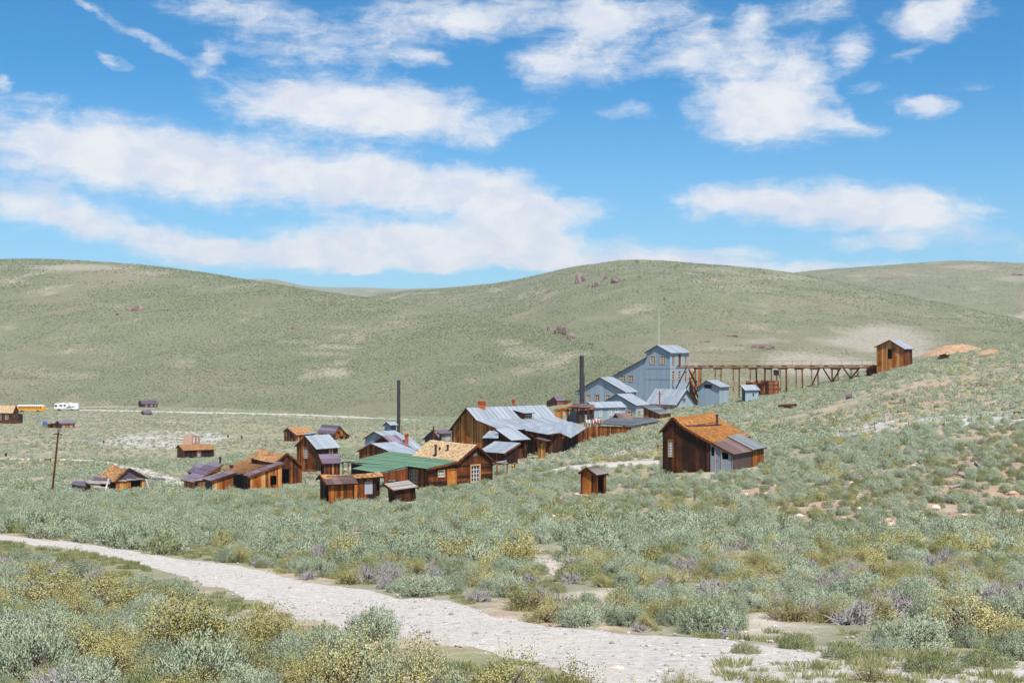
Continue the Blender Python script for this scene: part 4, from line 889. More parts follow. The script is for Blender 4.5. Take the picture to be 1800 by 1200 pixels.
t = E('privy', 957, 166, 'small privy with rusty pink roof against the barn lean-to', 'privy'); volume(t, 958.5, 166, 30, 'L', [(958.5,775),(945.5,771.5)], 963.5, 'lit', 'brown', 'rust', each=True, sheets=True, openA=[('hole',949,953,774,779)])
# long fence and dark roofed shed right of the barn
t = E('board_fence', 1015, 187, 'tall board fence rising from the barn to the dark roofed shed', 'fence')
panel_wall(t, (1004,184), (1024,189), [(1004,772),(1012,765),(1024,757)], 'mid', each=True); panel_wall(t, (1024,189), (1044,193), [(1024,757),(1034,751),(1044,748)], 'brown', each=True)
h = E('long_shed', 1080, 200, 'long low shed with dark roof and uneven board wall below the blue mill', 'shed')
panel_wall(h, (1044,193), (1110,204), [(1044,748.5),(1110,749.5)], 'brown', each=True); panel_wall(h, (1110,204), (1160,224), [(1110,749.5),(1135,745),(1160,741)], 'grey', each=True)
slab(h, [(1054,745,194),(1110,748.8,203.5),(1074,733.5,214),(1142,734.5,222)], 'slate'); slab(h, [(1110,748.8,203.4),(1161,740,224),(1140,734.5,222),(1150,735.5,226)], 'slate')
t = E('roof_hatch_shed', 1093, 214, 'small hut with rusty pitched roof poking above the dark roofed shed', 'hut'); volume(t, 1092, 212, 50, 'L', [(1092,740.5),(1084,727.5),(1074,739.5)], 1112, 'black', 'dark', 'rust', base_py=744, P=gp(1092,212))
t = E('wood_shack', 1159, 240, 'orange brown board shack with dark flat roof above the long shed', 'shack'); volume(t, 1159, 240, 32, 'L', [(1159,727.5),(1131,715.5)], 1179, 'brown', 'lit', 'slate', each=True)
# the stamp mill
h = E('stamp_mill', 1178, 310, 'tall blue grey sheet metal stamp mill with stepped roof and flagpole', 'mill')
wk = dict(mw=.09, fw=.16)
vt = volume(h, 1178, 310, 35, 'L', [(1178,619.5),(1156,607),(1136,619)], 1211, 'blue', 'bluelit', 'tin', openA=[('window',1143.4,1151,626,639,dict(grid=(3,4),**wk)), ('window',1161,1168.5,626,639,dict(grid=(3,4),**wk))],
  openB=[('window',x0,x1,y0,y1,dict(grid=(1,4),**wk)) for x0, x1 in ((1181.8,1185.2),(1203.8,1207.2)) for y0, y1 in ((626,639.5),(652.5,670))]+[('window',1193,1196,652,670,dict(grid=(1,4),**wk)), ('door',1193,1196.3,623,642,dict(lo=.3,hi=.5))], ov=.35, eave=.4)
px, Y = along(1178, 310, 35, 'L', 1136)
vs = volume(h, 1136, Y, 35, 'L', [(1136,629),(1058,672)], 1170, 'blue', 'bluelit', 'tin', openA=[('window',1090.2,1098.5,660,669.5,dict(grid=(3,2),**wk)), ('window',1104.2,1112.5,660,669.5,dict(grid=(3,2),**wk))], ov=.35, far=True)
P0 = vt['P']; mb = MB()
for yy in (648, 667):
    s0, z0 = sz(P0, vt['d1'], 1178, yy); s1 = s_at(P0, vt['d1'], 1136)
    a = Vector((P0.x, P0.y, z0))-vt['d2']*.02; mb.bar(a, a+vt['d1']*s1, .03, .09, .25)
    mb.bar(a-vt['d1']*.02+vt['d2']*.02, a+vt['d2']*vt['L']-vt['d1']*.02, .03, .09, .45)
mb.build('seam_strip', M['bluewall'], h)
rp = Vector((P0.x, P0.y, 0))+vt['d1']*vt['pts'][1][0]; rp.z = vt['pts'][1][1]
p = rp+vt['d2']*.6; zt = CZ+(600-543.5)/F*p.y; mb = MB(); mb.tube(p-Vector((0, 0, .2)), (p.x, p.y, zt), .075, .055, 8, .5); mb.build('flagpole', M['white'], h); mb = MB(); mb.tube((p.x, p.y, zt), (p.x, p.y, zt+.15), .12, .06, 8, .5); mb.build('flagpole_cap', M['white'], h)
for dx, tl in ((4.6, .5), (5.0, -.35)): q = rp+vt['d2']*dx; mb = MB(); mb.bar(q, q+Vector((tl, 0, 1.6)), .12, .12, .5); mb.build('roof_prop', M['frame'], h)
h2 = E('mill_wing', 1099, 292, 'gabled blue metal wing of the mill with three tan framed windows behind the dark stack', 'mill wing')
volume(h2, 1099, 291, 35, 'L', [(1099,688.5),(1056,663.5),(1016,687)], 1118, 'blue', 'bluelit', 'tin', openA=[('window',1030.5,1037.5,694,706,dict(grid=(3,4),**wk)), ('window',1046.5,1053,694,703,dict(grid=(2,2),**wk)), ('window',1065,1073,694,706,dict(grid=(3,3),**wk))], ov=.35, eave=.4)
h2 = E('mill_annex', 1118, 272, 'blue metal gabled annex stepping down in the middle of the mill', 'mill wing')
volume(h2, 1118, 271, 38, 'L', [(1118,711.8),(1085,693),(1063,705.5)], 1140.5, 'blue', 'bluelit', 'tin', openA=[('window',1103,1110.5,722.5,731.5,dict(grid=(3,2),**wk))], openB=[('window',1121.8,1125.5,722.5,730,dict(grid=(1,2),**wk))], ov=.3)
h2 = E('mill_low_wing', 1188, 283, 'low blue metal wing with broad pale roof and pointed gable, beside the mill tower', 'mill wing')
volume(h2, 1188, 281, 48, 'R', [(1188,710),(1205,685),(1224,711)], 1138, 'bluelit', 'blue', 'tin', openA=[('window',1200,1205,700.5,706,dict(grid=(2,1),mw=.08,fw=.1,frame='bluewall',bars='greywood'))], openB=[('window',1168,1180,715,721,dict(grid=(4,1),**wk))], ov=.4)
h2 = E('mill_shop', 1044, 262, 'long low blue metal shop with three small windows below the mill', 'workshop')
volume(h2, 1044, 262, 66, 'L', [(1044,716.3),(1036,708)], 1099, 'blue', 'bluelit', 'tin', openB=[('window',1054,1057.5,722,731,dict(grid=(2,3),mw=.08,fw=.1,frame='white')), ('window',1071,1074.5,721,729.5,dict(grid=(2,3),mw=.08,fw=.1,frame='white')), ('window',1082,1085.5,716,724,dict(grid=(2,3),mw=.08,fw=.1,frame='white'))])
t, g, r, zt = smokestack(1022.5, 283, 625, 3.9, 'thick dark smokestack standing against the gabled wing of the mill')
mb = MB(); mb.bar((g.x+r*1.15, g.y-.1, g.z), (g.x+r*1.15, g.y-.1, zt-3.5), .12, .10, .3); mb.build('ladder', M['iron'], t)
# open timber frame with tattered roof
t = E('timber_ruin', 1000, 258, 'ruined open timber frame with tattered dark roof left of the mill shop', 'timber frame')
for px, y in ((978,720),(987,722),(998,717),(1015,716),(1026,716),(1034,716)): mb = MB(); mb.bar(gp(px,257)-Vector((0,0,.2)), wp(px,y,257), .42, .35, rnd.uniform(.45,.75)); mb.build('post', M['wood'], t)
for a, c in (((974,721,257),(1016,713,256.5)),((978,719,258),(1012,722,257)),((976,724,257),(1003,712,258)),((986,721,257),(980,742,256)),((990,717,257),(999,731,257)),((1013,717,257),(998,722,257)),((984,727,256),(978.5,741,255.5)),((1003,716,256),(1044,718,255))): mb = MB(); mb.bar(wp(*a), wp(*c), .34, .34, rnd.uniform(.4,.95)); mb.build('beam', M['wood' if rnd.random()<.7 else 'greywood'], t)
slab(t, [(1002,715.5,255),(1046,717.5,255),(1009,708.5,262),(1044,712,262)], 'rust', each=True); slab(t, [(1006,719.5,255.5),(1040,716.5,255.5),(1010,716,262),(1036,712.5,262)], 'purpledark')
panel_wall(t, (997,259), (1014.5,260), [(997,725),(1003,723),(1014.5,724)], 'blue', name='sheet_wall'); panel_wall(t, (1016,261), (1044,262), [(1016,722),(1044,719)], 'dark', openings=[(1027,1040,728,750)], name='shed_wall')
mb = MB(); mb.box(wp(1021,734,256), (.35, .3, 1.1), .3); mb.build('boiler_front', M['iron'], t)
h = E('far_cabin', 979, 515, 'far off reddish cabin with mauve roof and log fence beyond the big barn', 'cabin')
volume(h, 979, 515, 55, 'L', [(979,703.5),(974,697.5),(967,703)], 992, 'brown', 'hmid', 'purple'); panel_wall(h, (961,517), (968,514), [(961,704.5),(968,702)], 'dark'); panel_wall(h, (992,518), (1003,516), [(992,702),(1003,704)], 'brown')
t = E('timber_stack', 962, 300, 'pile of square timbers behind the ridge of the big barn', 'timber pile')
for k in range(5): mb = MB(); mb.bar(gp(954,300)+Vector((0,k*.3,.3+.5*(k%3))), gp(967,301)+Vector((0,k*.3,.3+.5*(k%3))), .4, .4, rnd.uniform(.4,.8)); mb.build('timber', M['wood'], t)
# hut, shack and vat by the trestle
h = E('blue_hut', 1265, 268, 'small blue metal hut with gabled roof standing below the trestle', 'hut')
volume(h, 1265, 268, 32, 'L', [(1264.5,679.8),(1242.7,669),(1227.5,680.5)], 1281.5, 'blue', 'bluelit', 'tin', openA=[('hole',1238,1251,675.5,682.5)], ov=.3)
h = E('tin_shack', 1310, 262, 'little tilted tin shack in front of the rusty vat', 'shack'); volume(h, 1310, 262, 64, 'L', [(1310,685),(1304,678.5)], 1333.5, 'black', 'bluelit', 'tin', openB=[('hole',1323,1325.5,691,696)])
g = gp(1342,284); t = empty('rusty_vat', g, 'broken round vat of rusty staves under the trestle', 'vat'); rr = 30.5/F*284
for k in range(44):
    a = 2*math.pi*k/44; e = 2*math.pi*(k+.93)/44; hh = rnd.uniform(2.5, 3.1); mb = MB(); P = lambda t_, r_, z_: Vector((g.x+math.cos(t_)*r_, g.y+math.sin(t_)*r_, g.z+z_))
    mb.prism([P(a, rr, -.3), P(e, rr, -.3), P(e, rr, hh), P(a, rr, hh)], P((a+e)/2, rr-.14, 0)-P((a+e)/2, rr, 0), rnd.uniform(.25, .85)); mb.build('stave', M['rust'], t)
for z in (.5, 1.5, 2.35):
    mb = MB(); n = 44
    for k in range(n): a, e = 2*math.pi*k/n, 2*math.pi*(k+1)/n; mb.bar(P(a, rr+.05, z), P(e, rr+.05, z), .08, .12, .25)
    mb.build('hoop', M['rust'], t)
for k in range(7): a = rnd.uniform(0, 6.28); mb = MB(); mb.bar(P(a, rr*.98, 2.9), P(a+rnd.uniform(.5, 1.2), rr*.98, 3.0), .12, .12, .5); mb.build('rim_beam', M['wood'], t)
t = E('ore_bucket', 1365, 300, 'black iron bucket shape hanging beside a trestle post', 'bucket'); mb = MB(); c = wp(1365.5,655,299); mb.tube(c-Vector((0,0,.55)), c+Vector((0,0,.55)), .62, .75, 14, .1); mb.build('bucket_body', M['iron'], t); mb = MB(); mb.bar(gp(1365.5,299), c-Vector((0,0,.5)), .2, .2, .3); mb.bar(c+Vector((-.7,0,.5)), c+Vector((.7,0,.95)), .08, .08, .2); mb.build('bucket_stand', M['iron'], t)
# trestle from the mill to the hut on the hill
A_ = wp(1194,646,309.5); Z_ = wp(1541,646,249); g = gp(1194,309.5)
t = empty('mine_trestle', g, 'long rusty brown wooden trestle from the mill to the hut on the hill', 'trestle')
dv = Z_-A_; LT = dv.length; dv.normalize(); sv = Vector((dv.y, -dv.x, 0)).normalized(); sv = sv if sv.y < 0 else -sv
for o in (-.7, .7): mb = MB(); mb.bar(A_+sv*o, Z_+sv*o, .20, .26, .42); mb.build('stringer', M['frame'], t)
n = 46
for k in range(n):
    c = A_+dv*(LT*(k+.5)/n)+Vector((0, 0, .28)); mb = MB(); mb.bar(c-sv*1.0, c+sv*1.0, .24, .18, rnd.uniform(.2, .9)); mb.build('tie', M['frame' if k%3 else 'wood'], t)
for o in (-.45, .45): mb = MB(); mb.bar(A_+sv*o+Vector((0,0,.42)), Z_+sv*o+Vector((0,0,.42)), .09, .11, .3); mb.build('rail', M['rust'], t)
def tp(px):
    s = s_at(A_, Vector((dv.x, dv.y, 0)), px)/math.hypot(dv.x, dv.y)*math.hypot(dv.x, dv.y); return A_+dv*(s/1.0*(1.0))
for px in (1227, 1262, 1294, 1324, 1350, 1376.5, 1404.5, 1432, 1468, 1501.5):
    c = tp(px)
    for o in (-1, 1):
        top = c+sv*.7*o; sp = -.15+.045*max(0, c.z-float(gz(c.x, c.y))); ft = c+sv*(.7+sp)*o+dv*rnd.uniform(-.3, .3); ft.z = float(gz(ft.x, ft.y))-.3
        mb = MB(); mb.bar(ft, top, .30 if px < 1400 else .25, .26, rnd.uniform(.5, .95)); mb.build('post', M['frame' if rnd.random() < .7 else 'wood'], t)
    mb = MB(); mb.bar(c-sv*1.0-Vector((0, 0, .25)), c+sv*1.0-Vector((0, 0, .25)), .26, .26, .4); mb.build('cap_beam', M['wood'], t)
for a, c in ((1194,1212),(1212,1229),(1432,1447),(1468,1452),(1468,1484),(1501.5,1488),(1501.5,1517)):
    p, q = tp(a), tp(c); lo_, hi_ = (p, q); dz = min(3.4, max(1.1, p.z-float(gz(p.x, p.y))-.2)) if a > 1300 else 4.4
    mb = MB(); mb.bar(p+sv*.75-Vector((0, 0, dz)), q+sv*.75, .16, .2, .35); mb.build('knee_brace', M['wood'], t)
for k in range(22):
    c = A_+dv*(LT*(k+.3)/22)+sv*(-.95)+Vector((0, 0, .35)); mb = MB(); mb.bar(c, c+Vector((rnd.uniform(-.1, .1), 0, rnd.uniform(.7, 1.15))), .09 if k % 5 else .16, .08, rnd.uniform(.6, 1)); mb.build('rail_post', M['frame'], t)
mb = MB(); mb.bar(A_+sv*-.95+Vector((0,0,1.3)), Z_+sv*-.95+Vector((0,0,1.3)), .035, .035, .3); mb.build('handrail_cable', M['iron'], t)
for k, (a, c) in enumerate((((1211,649,300),(1225,672,297)),((1213,653,300),(1230,690,296)),((1212,664,301),(1228,700,297)),((1229,650,297),(1229,712,297)),((1215,690,300),(1230,712,297)),((1213,705,300),(1232,676,297)))):
    mb = MB(); mb.bar(wp(*a), wp(*c), .36 if k == 3 else .28, .3, .45 if k != 3 else .65); mb.build('tower_timber', M['wood'], t)
st = E('mill_stair', 1222, 302, 'dark wooden stair and chute climbing between the mill and the trestle', 'stair')
p, q = wp(1213,672,303), wp(1226,712,300)
for o in (-.5, .5): mb = MB(); mb.bar(p+Vector((0,o,0)), q+Vector((0,o,0)), .12, .3, .2); mb.build('stringer', M['wood'], st)
for k in range(14): c = p+(q-p)*(k+.5)/14; mb = MB(); mb.box(c, (.18,.55,.05), rnd.uniform(.1,.4)); mb.build('tread', M['wood'], st)
mb = MB(); mb.prism([wp(1212,676,304), wp(1224,700,304), wp(1224,712,304), wp(1212,712,304)], (0, .2, 0), .1); mb.build('chute_back', M['wood'], st)
h = E('trestle_hut', 1589, 244, 'orange brown board hut with tin roof at the hilltop end of the trestle', 'hut')
volume(h, 1589, 243, 38, 'L', [(1588.5,612.5),(1564.4,598),(1541,609)], 1604, 'lit', 'mid', 'tin', openA=[('hole',1559.8,1568,613,630.5)], each=True, ov=.25)
t = E('hut_crib', 1534, 249, 'short rusty timber crib under the hilltop hut at the trestle end', 'timber crib')
for k in range(6): mb = MB(); mb.bar(gp(1525+k*3.4,249)-Vector((0,0,.3)), wp(1525+k*3.4,644,249), .3, .3, rnd.uniform(.2,.7)); mb.build('post', M['rust'], t)
mb = MB(); mb.bar(wp(1522,653,248.5), wp(1546,645,249), .3, .2, .3); mb.bar(wp(1524,645,249), wp(1546,643,249), .35, .25, .6); mb.build('sill_beam', M['rust'], t)
t = E('timber_crib', 1656, 243, 'dark broken timber crib on top of the reddish dump on the skyline', 'timber crib')
for k in range(5): a = gp(1646+k*3,240+k*.4)+Vector((0,0,.25+.3*(k%3))); mb = MB(); mb.bar(a, a+Vector((1.1,.2,.22)), .3, .28, rnd.uniform(0,.3)); mb.build('timber', M['wood'], t)
t = E('rusty_boiler_pipe', 1385, 160, 'rusty iron pipe section lying in the sage on the right hand slope', 'pipe'); g_ = hit(1371,717); mb = MB(); p = g_+Vector((0,0,.25)); q = hit(1398,717)+Vector((0,0,.32))
n = 18
for k in range(n):
    a, e = 2*math.pi*k/n, 2*math.pi*(k+1)/n; ax = (q-p).normalized(); u_ = ax.cross(Vector((0,0,1))).normalized(); w_ = u_.cross(ax); r = .34
    f = lambda t_, o, rr_: o+u_*math.cos(t_)*rr_+w_*math.sin(t_)*rr_
    mb.face([f(a,p,r), f(e,p,r), f(e,q,r), f(a,q,r)], .35); mb.face([f(e,p,r*.9), f(a,p,r*.9), f(a,q,r*.9), f(e,q,r*.9)], .05); mb.face([f(a,q,r), f(e,q,r), f(e,q,r*.9), f(a,q,r*.9)], .6)
mb.build('pipe', M['rust'], t)
t.location = p; 
for ch in t.children: ch.location = Vector(t['_abs'])-p
t = empty('scrap_drum', hit(1492,701), 'dark dented drum lying in the sage below the trestle end', 'drum'); c = hit(1492,701)+Vector((0,0,.3)); mb = MB(); mb.tube(c+Vector((-.5,.1,-.05)), c+Vector((.4,-.1,.15)), .42, .34, 14, .5); mb.build('drum', M['purple'], t); mb = MB(); mb.tube(c+Vector((.40,-.1,.15)), c+Vector((.46,-.11,.16)), .38, .38, 14, .2); mb.build('drum_rim', M['iron'], t)
t = empty('timber_line', hit(1465,675), 'line of rotten timbers lying along the slope below the trestle', 'timbers')
for a, c in (((1440,677.5),(1458,673.5)),((1459,673.5),(1477,669)),((1495,665.5),(1508,663.5)),((1421,681),(1431,678.5))): mb = MB(); p, q = hit(*a), hit(*c); mb.bar(p+Vector((0,0,.2)), q+Vector((0,0,.25)), .35, .3, rnd.uniform(.1,.5)); mb.build('timber', M['wood'], t)
# brown house at the right, with tin lean-to
h = E('brown_house', 1287, 122, 'dark brown saltbox house with orange shingle roof and tin lean-to at right', 'house')
px, Y = along(1287, 122, 30, 'L', 1247)
v = volume(h, 1247, Y, 30, 'L', [(1247,776),(1200.8,750),(1184,733.5),(1164.7,755.5)], 1312.5, 'dark', 'dark', ['orange']*3, openA=[('window',1175,1183.5,773,802,dict(grid=(3,6),mw=.05,fw=.07,frame='wood',bars='white'))], each=True, ov=.22, eave=.3, sag=.08)
p = on_plane(1260.6, 748.5, v['planes'][0]); pipe(h, p, .10, 19.5/F*p.y)
mb = MB(); k0 = on_plane(1204, 749.6, v['planes'][0]); k1 = on_plane(1268, 747.4, v['planes'][0]); mb.bar(k0+Vector((0,0,.1)), k1+Vector((0,0,.1)), .25, .03, .35); mb.build('flashing', M['purple'], h)
lt = volume(h, 1287, 122, 30, 'L', [(1287,798),(1248.5,777.5)], 1320, 'tinwall', 'rustwall', 'rust', openA=[('hole',1250,1256.5,785,801),('hole',1268.5,1280,794.5,807),('door',1258,1267.5,788,831,dict(mat='tin',lo=.25,hi=.45,frame='greywood',nb=2))], each=True, sheets=True, ov=.12, eave=.2, far=False)
dL, dR = dirs(30); P2 = lt['P']+dR*(lt['L']+.06); P2.z = float(gz(P2.x, P2.y))
pts2 = [(s+0.02, z+.12) for s, z in lt['pts']]
L2 = abs(s_at(P2, dR, 1343)); volume(h, 1320, 0, 30, 'L', pts2, 1343, 'dark', 'brown', 'slatetin', szmode=True, P=P2, L=L2, each=True, sheets=True, ov=.10, eave=.25)
t = E('rail_fence', 1160, 156, 'short rusty rail on a post at the left corner of the brown house', 'rail'); mb = MB(); mb.bar(gp(1156.5,156)-Vector((0,0,.2)), wp(1156.5,781,156), .10, .10, .4); mb.build('post', M['rust'], t); mb = MB(); mb.bar(wp(1154,783,156), wp(1172,783,156.5), .1, .1, .6); mb.build('rail', M['rust'], t)
h = E('outhouse', 1048.7, 111, 'small brown outhouse with open doorway alone in the sage left of the brown house', 'outhouse')
volume(h, 1048.7, 111, 36, 'L', [(1048,834.8),(1032,822.5),(1020.5,831)], 1066.5, 'brown', 'brown', 'brownplank', openB=[('hole',1051,1062,836,868)], each=True, sheets=True, ov=.12, eave=.12)
# small posts and logs
for px, py, hh, lab in ((400.7,769,5,'dark chimney post in the grey tailings right of the brick ruin'),(424.7,771,5,'second dark post at the right end of the grey tailings'),(10,802,6,'short dark post by the track at the left edge'),(182,779,5,'small dark post at the left end of the grey tailings')):
    g_ = hit(px, py); t = empty('stump_post', g_, lab, 'post'); mb = MB(); k = hh/F*g_.y; mb.bar(g_-Vector((0,0,.2)), g_+Vector((.05,0,k)), .35, .3, .25); mb.build('post', M['wood'], t); mb = MB(); mb.box(g_+Vector((.05,0,k+.04)), (.24,.2,.06), .5); mb.build('cap', M['greywood'], t)
for i, (px, py) in enumerate(((1478,768),(1539,757),(1598,756),(1660,753),(1724,742))):
    g_ = hit(px, py); t = empty('fence_stake', g_, 'thin leaning iron stake on the grey bank, %s' % ('leftmost of the row', 'second from the left end', 'in the middle of the row', 'second from the right end', 'rightmost of the row')[i], 'stake', 'iron stakes along the grey bank'); mb = MB(); mb.bar(g_-Vector((0,0,.2)), g_+Vector((-.18+.05*i,0,.85)), .06, .05, .3); mb.build('stake', M['iron'], t)
for (a, c, lab) in (((1672,834),(1697,841),'pale weathered log lying beside a dead bush on the rocky slope'),((1714,815),(1725,826),'dark short plank tilted in the brush high on the rocky slope'),((1670,861),(1690,856),'dark log half hidden in sage low on the rocky slope'),((1610,930),(1640,926),'grey log lying at the foot of the rocky slope')):
    p, q = hit(*a), hit(*c); t = empty('log', p, lab, 'log'); mb = MB(); mb.tube(p+Vector((0,0,.12)), q+Vector((0,0,.16)), .10, .08, 8, .6); mb.tube(p+(q-p)*.4+Vector((0,0,.1)), p+(q-p)*.5+Vector((.1,.1,.5)), .04, .02, 6, .5); mb.build('trunk', M['greywood'], t)
# vehicles
def wheel(root, c, r, w):
    mb = MB(); mb.tube(c-Vector((0, w/2, 0)), c+Vector((0, w/2, 0)), r, r, 18, .3); wo_ = mb.build('wheel', M['black'], root); mb = MB(); mb.tube(c-Vector((0, w/2+.02, 0)), c-Vector((0, w/2, 0)), r*.45, r*.5, 14, .6); mb.build('rim', M['iron'], wo_)
def vbox(root, name, mat, g, x0, x1, y0, y1, z0, z1, bev=.12, n=1):
    """rounded body: cross-section with bevelled corners, run along x"""
    bm = bmesh.new(); bmesh.ops.create_cube(bm, size=1.0)
    for v_ in bm.verts: v_.co = Vector(((x0+x1)/2+v_.co.x*(x1-x0), (y0+y1)/2+v_.co.y*(y1-y0), (z0+z1)/2+v_.co.z*(z1-z0)))
    bmesh.ops.bevel(bm, geom=list(bm.edges), offset=bev, segments=2, affect='EDGES')
    me = bpy.data.meshes.new(name); bm.to_mesh(me); bm.free(); me.materials.append(mat); o = bpy.data.objects.new(name, me); COL.objects.link(o); o.parent = root; return o
g = gp(55, 640); g.z += .0; bus = empty('school_bus', g, 'yellow school bus with white roof parked at the far left', 'bus'); Lb = 48/F*640/2
vbox(bus, 'body', M['yellow'], g, -Lb, Lb, -1.2, 1.2, .55, 2.75, .14); vbox(bus, 'roof', M['rv'], g, -Lb+.05, Lb-.15, -1.15, 1.15, 2.55, 3.2, .22)
for k in range(12):
    x_ = -Lb+.75+k*(2*Lb-1.9)/12; mb = MB(); mb.box(g+Vector((x_+.38, -1.205, 2.15)), (.33, .012, .32), .5); mb.build('window', M['glass'], bus)
mb = MB(); mb.box(g+Vector((0, -1.21, 1.45)), (Lb-.2, .012, .05), .5); mb.build('side_stripe', M['black'], bus)
mb = MB(); mb.box(g+Vector((-Lb-.01, 0, 1.9)), (.012, .95, .5), .5); mb.build('windscreen', M['glass'], bus); mb = MB(); mb.box(g+Vector((-Lb-.05, 0, .7)), (.08, 1.15, .14), .5); mb.build('bumper', M['black'], bus)
for s_ in (-.7, .7): mb = MB(); mb.box(g+Vector((-Lb-.02, s_, 1.1)), (.02, .14, .12), .5); mb.build('headlight', M['rv'], bus)
mb = MB(); mb.box(g+Vector((Lb-1.5, -1.22, 1.6)), (.2, .012, .2), .5); mb.build('stop_sign', M['red'], bus)
for x_ in (-Lb+2.2, Lb-3.0): wheel(bus, g+Vector((x_, -1.08, .5)), .52, .3); wheel(bus, g+Vector((x_, 1.08, .5)), .52, .3)
g = gp(117, 650); rv = empty('motorhome', g, 'white motorhome with dark swoosh stripe parked right of the bus', 'motorhome'); Lr = 42/F*650/2
vbox(rv, 'body', M['rv'], g, -Lr+.3, Lr, -1.25, 1.25, .55, 3.35, .22); vbox(rv, 'nose', M['rv'], g, -Lr, -Lr+1.2, -1.2, 1.2, .55, 2.6, .35)
for x_, w_, z_, hz in ((-Lr+1.0, .55, 2.2, .42), (-Lr+3.2, .55, 2.35, .4), (-Lr+5.0, .5, 2.35, .4), (Lr-3.9, .22, 2.5, .26)): mb = MB(); mb.box(g+Vector((x_, -1.262, z_)), (w_, .015, hz), .5); mb.build('window', M['glass'], rv)
mb = MB(); yv = -1.262
mb.prism([g+Vector(p) for p in ((-Lr+4.3, yv, .9), (-Lr+7.6, yv, 1.75), (Lr-1.0, yv, 2.1), (Lr-1.6, yv, 1.7), (-Lr+7.4, yv, 1.3))], (0, -.012, 0)); mb.prism([g+Vector(p) for p in ((-Lr+5.6, yv-.02, 1.4), (-Lr+7.2, yv-.02, 2.1), (-Lr+7.9, yv-.02, 1.6))], (0, -.012, 0)); mb.build('swoosh_stripe', M['rvgrey'], rv)
mb = MB(); mb.box(g+Vector((-Lr-.01, 0, 2.0)), (.03, 1.0, .5), .5); mb.build('windscreen', M['glass'], rv); mb = MB(); mb.box(g+Vector((-Lr-.15, -1.35, 1.9)), (.08, .12, .25), .5); mb.build('mirror', M['black'], rv)
for x_ in (-Lr+2.3, Lr-3.0): wheel(rv, g+Vector((x_, -1.1, .48)), .5, .3); wheel(rv, g+Vector((x_, 1.1, .48)), .5, .3)
for x_ in (-1.5, 1.8): mb = MB(); mb.box(g+Vector((x_, 0, 3.42)), (.5, .4, .12), .5); mb.build('roof_unit', M['rv'], rv)
g = gp(78.5, 455); t = empty('blue_tarp', g, 'small blue tarpaulin bundle left of the mauve roofed cabin', 'tarpaulin'); bm = bmesh.new(); bmesh.ops.create_icosphere(bm, subdivisions=3, radius=1.0)
for v_ in bm.verts: v_.co = Vector((v_.co.x*.65, v_.co.y*.6, max(-.1, v_.co.z)*1.1))*(1+.25*(float(vnoise(v_.co.x*3, v_.co.y*3+v_.co.z, .7, 4))-.5)); v_.co.z += 1.2
me = bpy.data.meshes.new('cover'); bm.to_mesh(me); bm.free(); me.materials.append(M['bluetarp']); o = bpy.data.objects.new('cover', me); COL.objects.link(o); o.parent = t
mb = MB(); mb.box(g+Vector((0,0,.5)), (.5,.45,.8), .4); mb.build('load', M['greywood'], t)
# people behind the fence: one continuous body each
def person_mesh(name, shirt, trousers, seed):
    rr = random.Random(seed); me = bpy.data.meshes.new(name); a = rr.uniform(-.15, .15)
    V = [(0,0,.95),(0,0,1.2),(0,.01,1.42),(0,0,1.53),(0,-.01,1.66),(.10,0,.90),(.12,.03+a,.48),(.12,-.02+a,.06),(.13,-.14+a,.03),(-.10,0,.90),(-.12,.03-a,.48),(-.12,-.02-a,.06),(-.13,-.14-a,.03),(.19,0,1.40),(.26,.02,1.12),(.25,-.12,.90),(.25,-.17,.82),(-.19,0,1.40),(-.26,.02,1.12),(-.25,-.12,.90),(-.25,-.17,.82),(0,-.02,1.74)]
    Ed = [(0,1),(1,2),(2,3),(3,4),(4,21),(0,5),(5,6),(6,7),(7,8),(0,9),(9,10),(10,11),(11,12),(2,13),(13,14),(14,15),(15,16),(2,17),(17,18),(18,19),(19,20)]
    rad = [.14,.13,.13,.055,.10,.09,.06,.045,.04,.09,.06,.045,.04,.06,.045,.035,.03,.06,.045,.035,.03,.07]
    me.from_pydata(V, Ed, []); o = bpy.data.objects.new(name, me); COL.objects.link(o); m = o.modifiers.new('skin', 'SKIN'); 
    for i, r_ in enumerate(rad): me.skin_vertices[0].data[i].radius = (r_, r_*.85)
    me.skin_vertices[0].data[0].use_root = True; o.modifiers.new('sub', 'SUBSURF').levels = 1
    bpy.context.view_layer.update(); dg = bpy.context.evaluated_depsgraph_get(); me2 = bpy.data.meshes.new_from_object(o.evaluated_get(dg)); bpy.data.objects.remove(o)
    me2.materials.clear()
    for c in (shirt, trousers, (.45,.27,.19), (.05,.035,.03)): me2.materials.append(flat('cloth_%s' % name if c is not shirt else 'shirt', c, .8, .1))
    for p in me2.polygons:
        z_ = p.center.z; x_ = abs(p.center.x); p.material_index = 3 if (z_ > 1.70 or (z_ > 1.62 and p.center.y > .02) or z_ < .08) else 2 if z_ > 1.47 or (x_ > .2 and z_ < 1.05) else 0 if z_ > .93 else 1
        p.use_smooth = True
    return me2
ppl = [((.75,.72,.66),(.30,.25,.17),'person in pale shirt standing tallest at the front of the group by the timber frame'),((.5,.06,.06),(.06,.06,.09),'person in red shirt in the crowd behind the board fence'),((.78,.78,.80),(.10,.12,.2),'person in white shirt in the crowd behind the board fence'),((.10,.08,.09),(.2,.18,.15),'person in dark shirt at the edge of the crowd behind the board fence')]
PL = [ppl[0][2], 'person in dark shirt at the left end of the crowd behind the board fence', 'person in white shirt just right of the tallest pale shirted visitor', 'person in red shirt, leftmost red shirt of the crowd by the fence', 'person in white shirt right of the leftmost red shirt in the crowd', 'person in red shirt in the middle of the crowd behind the fence', 'person in white shirt right of the middle red shirt in the crowd', 'person in red shirt, third red shirt from the left in the crowd', 'person in white shirt, rightmost white shirt in the crowd', 'person in red shirt at the right end of the crowd behind the fence']
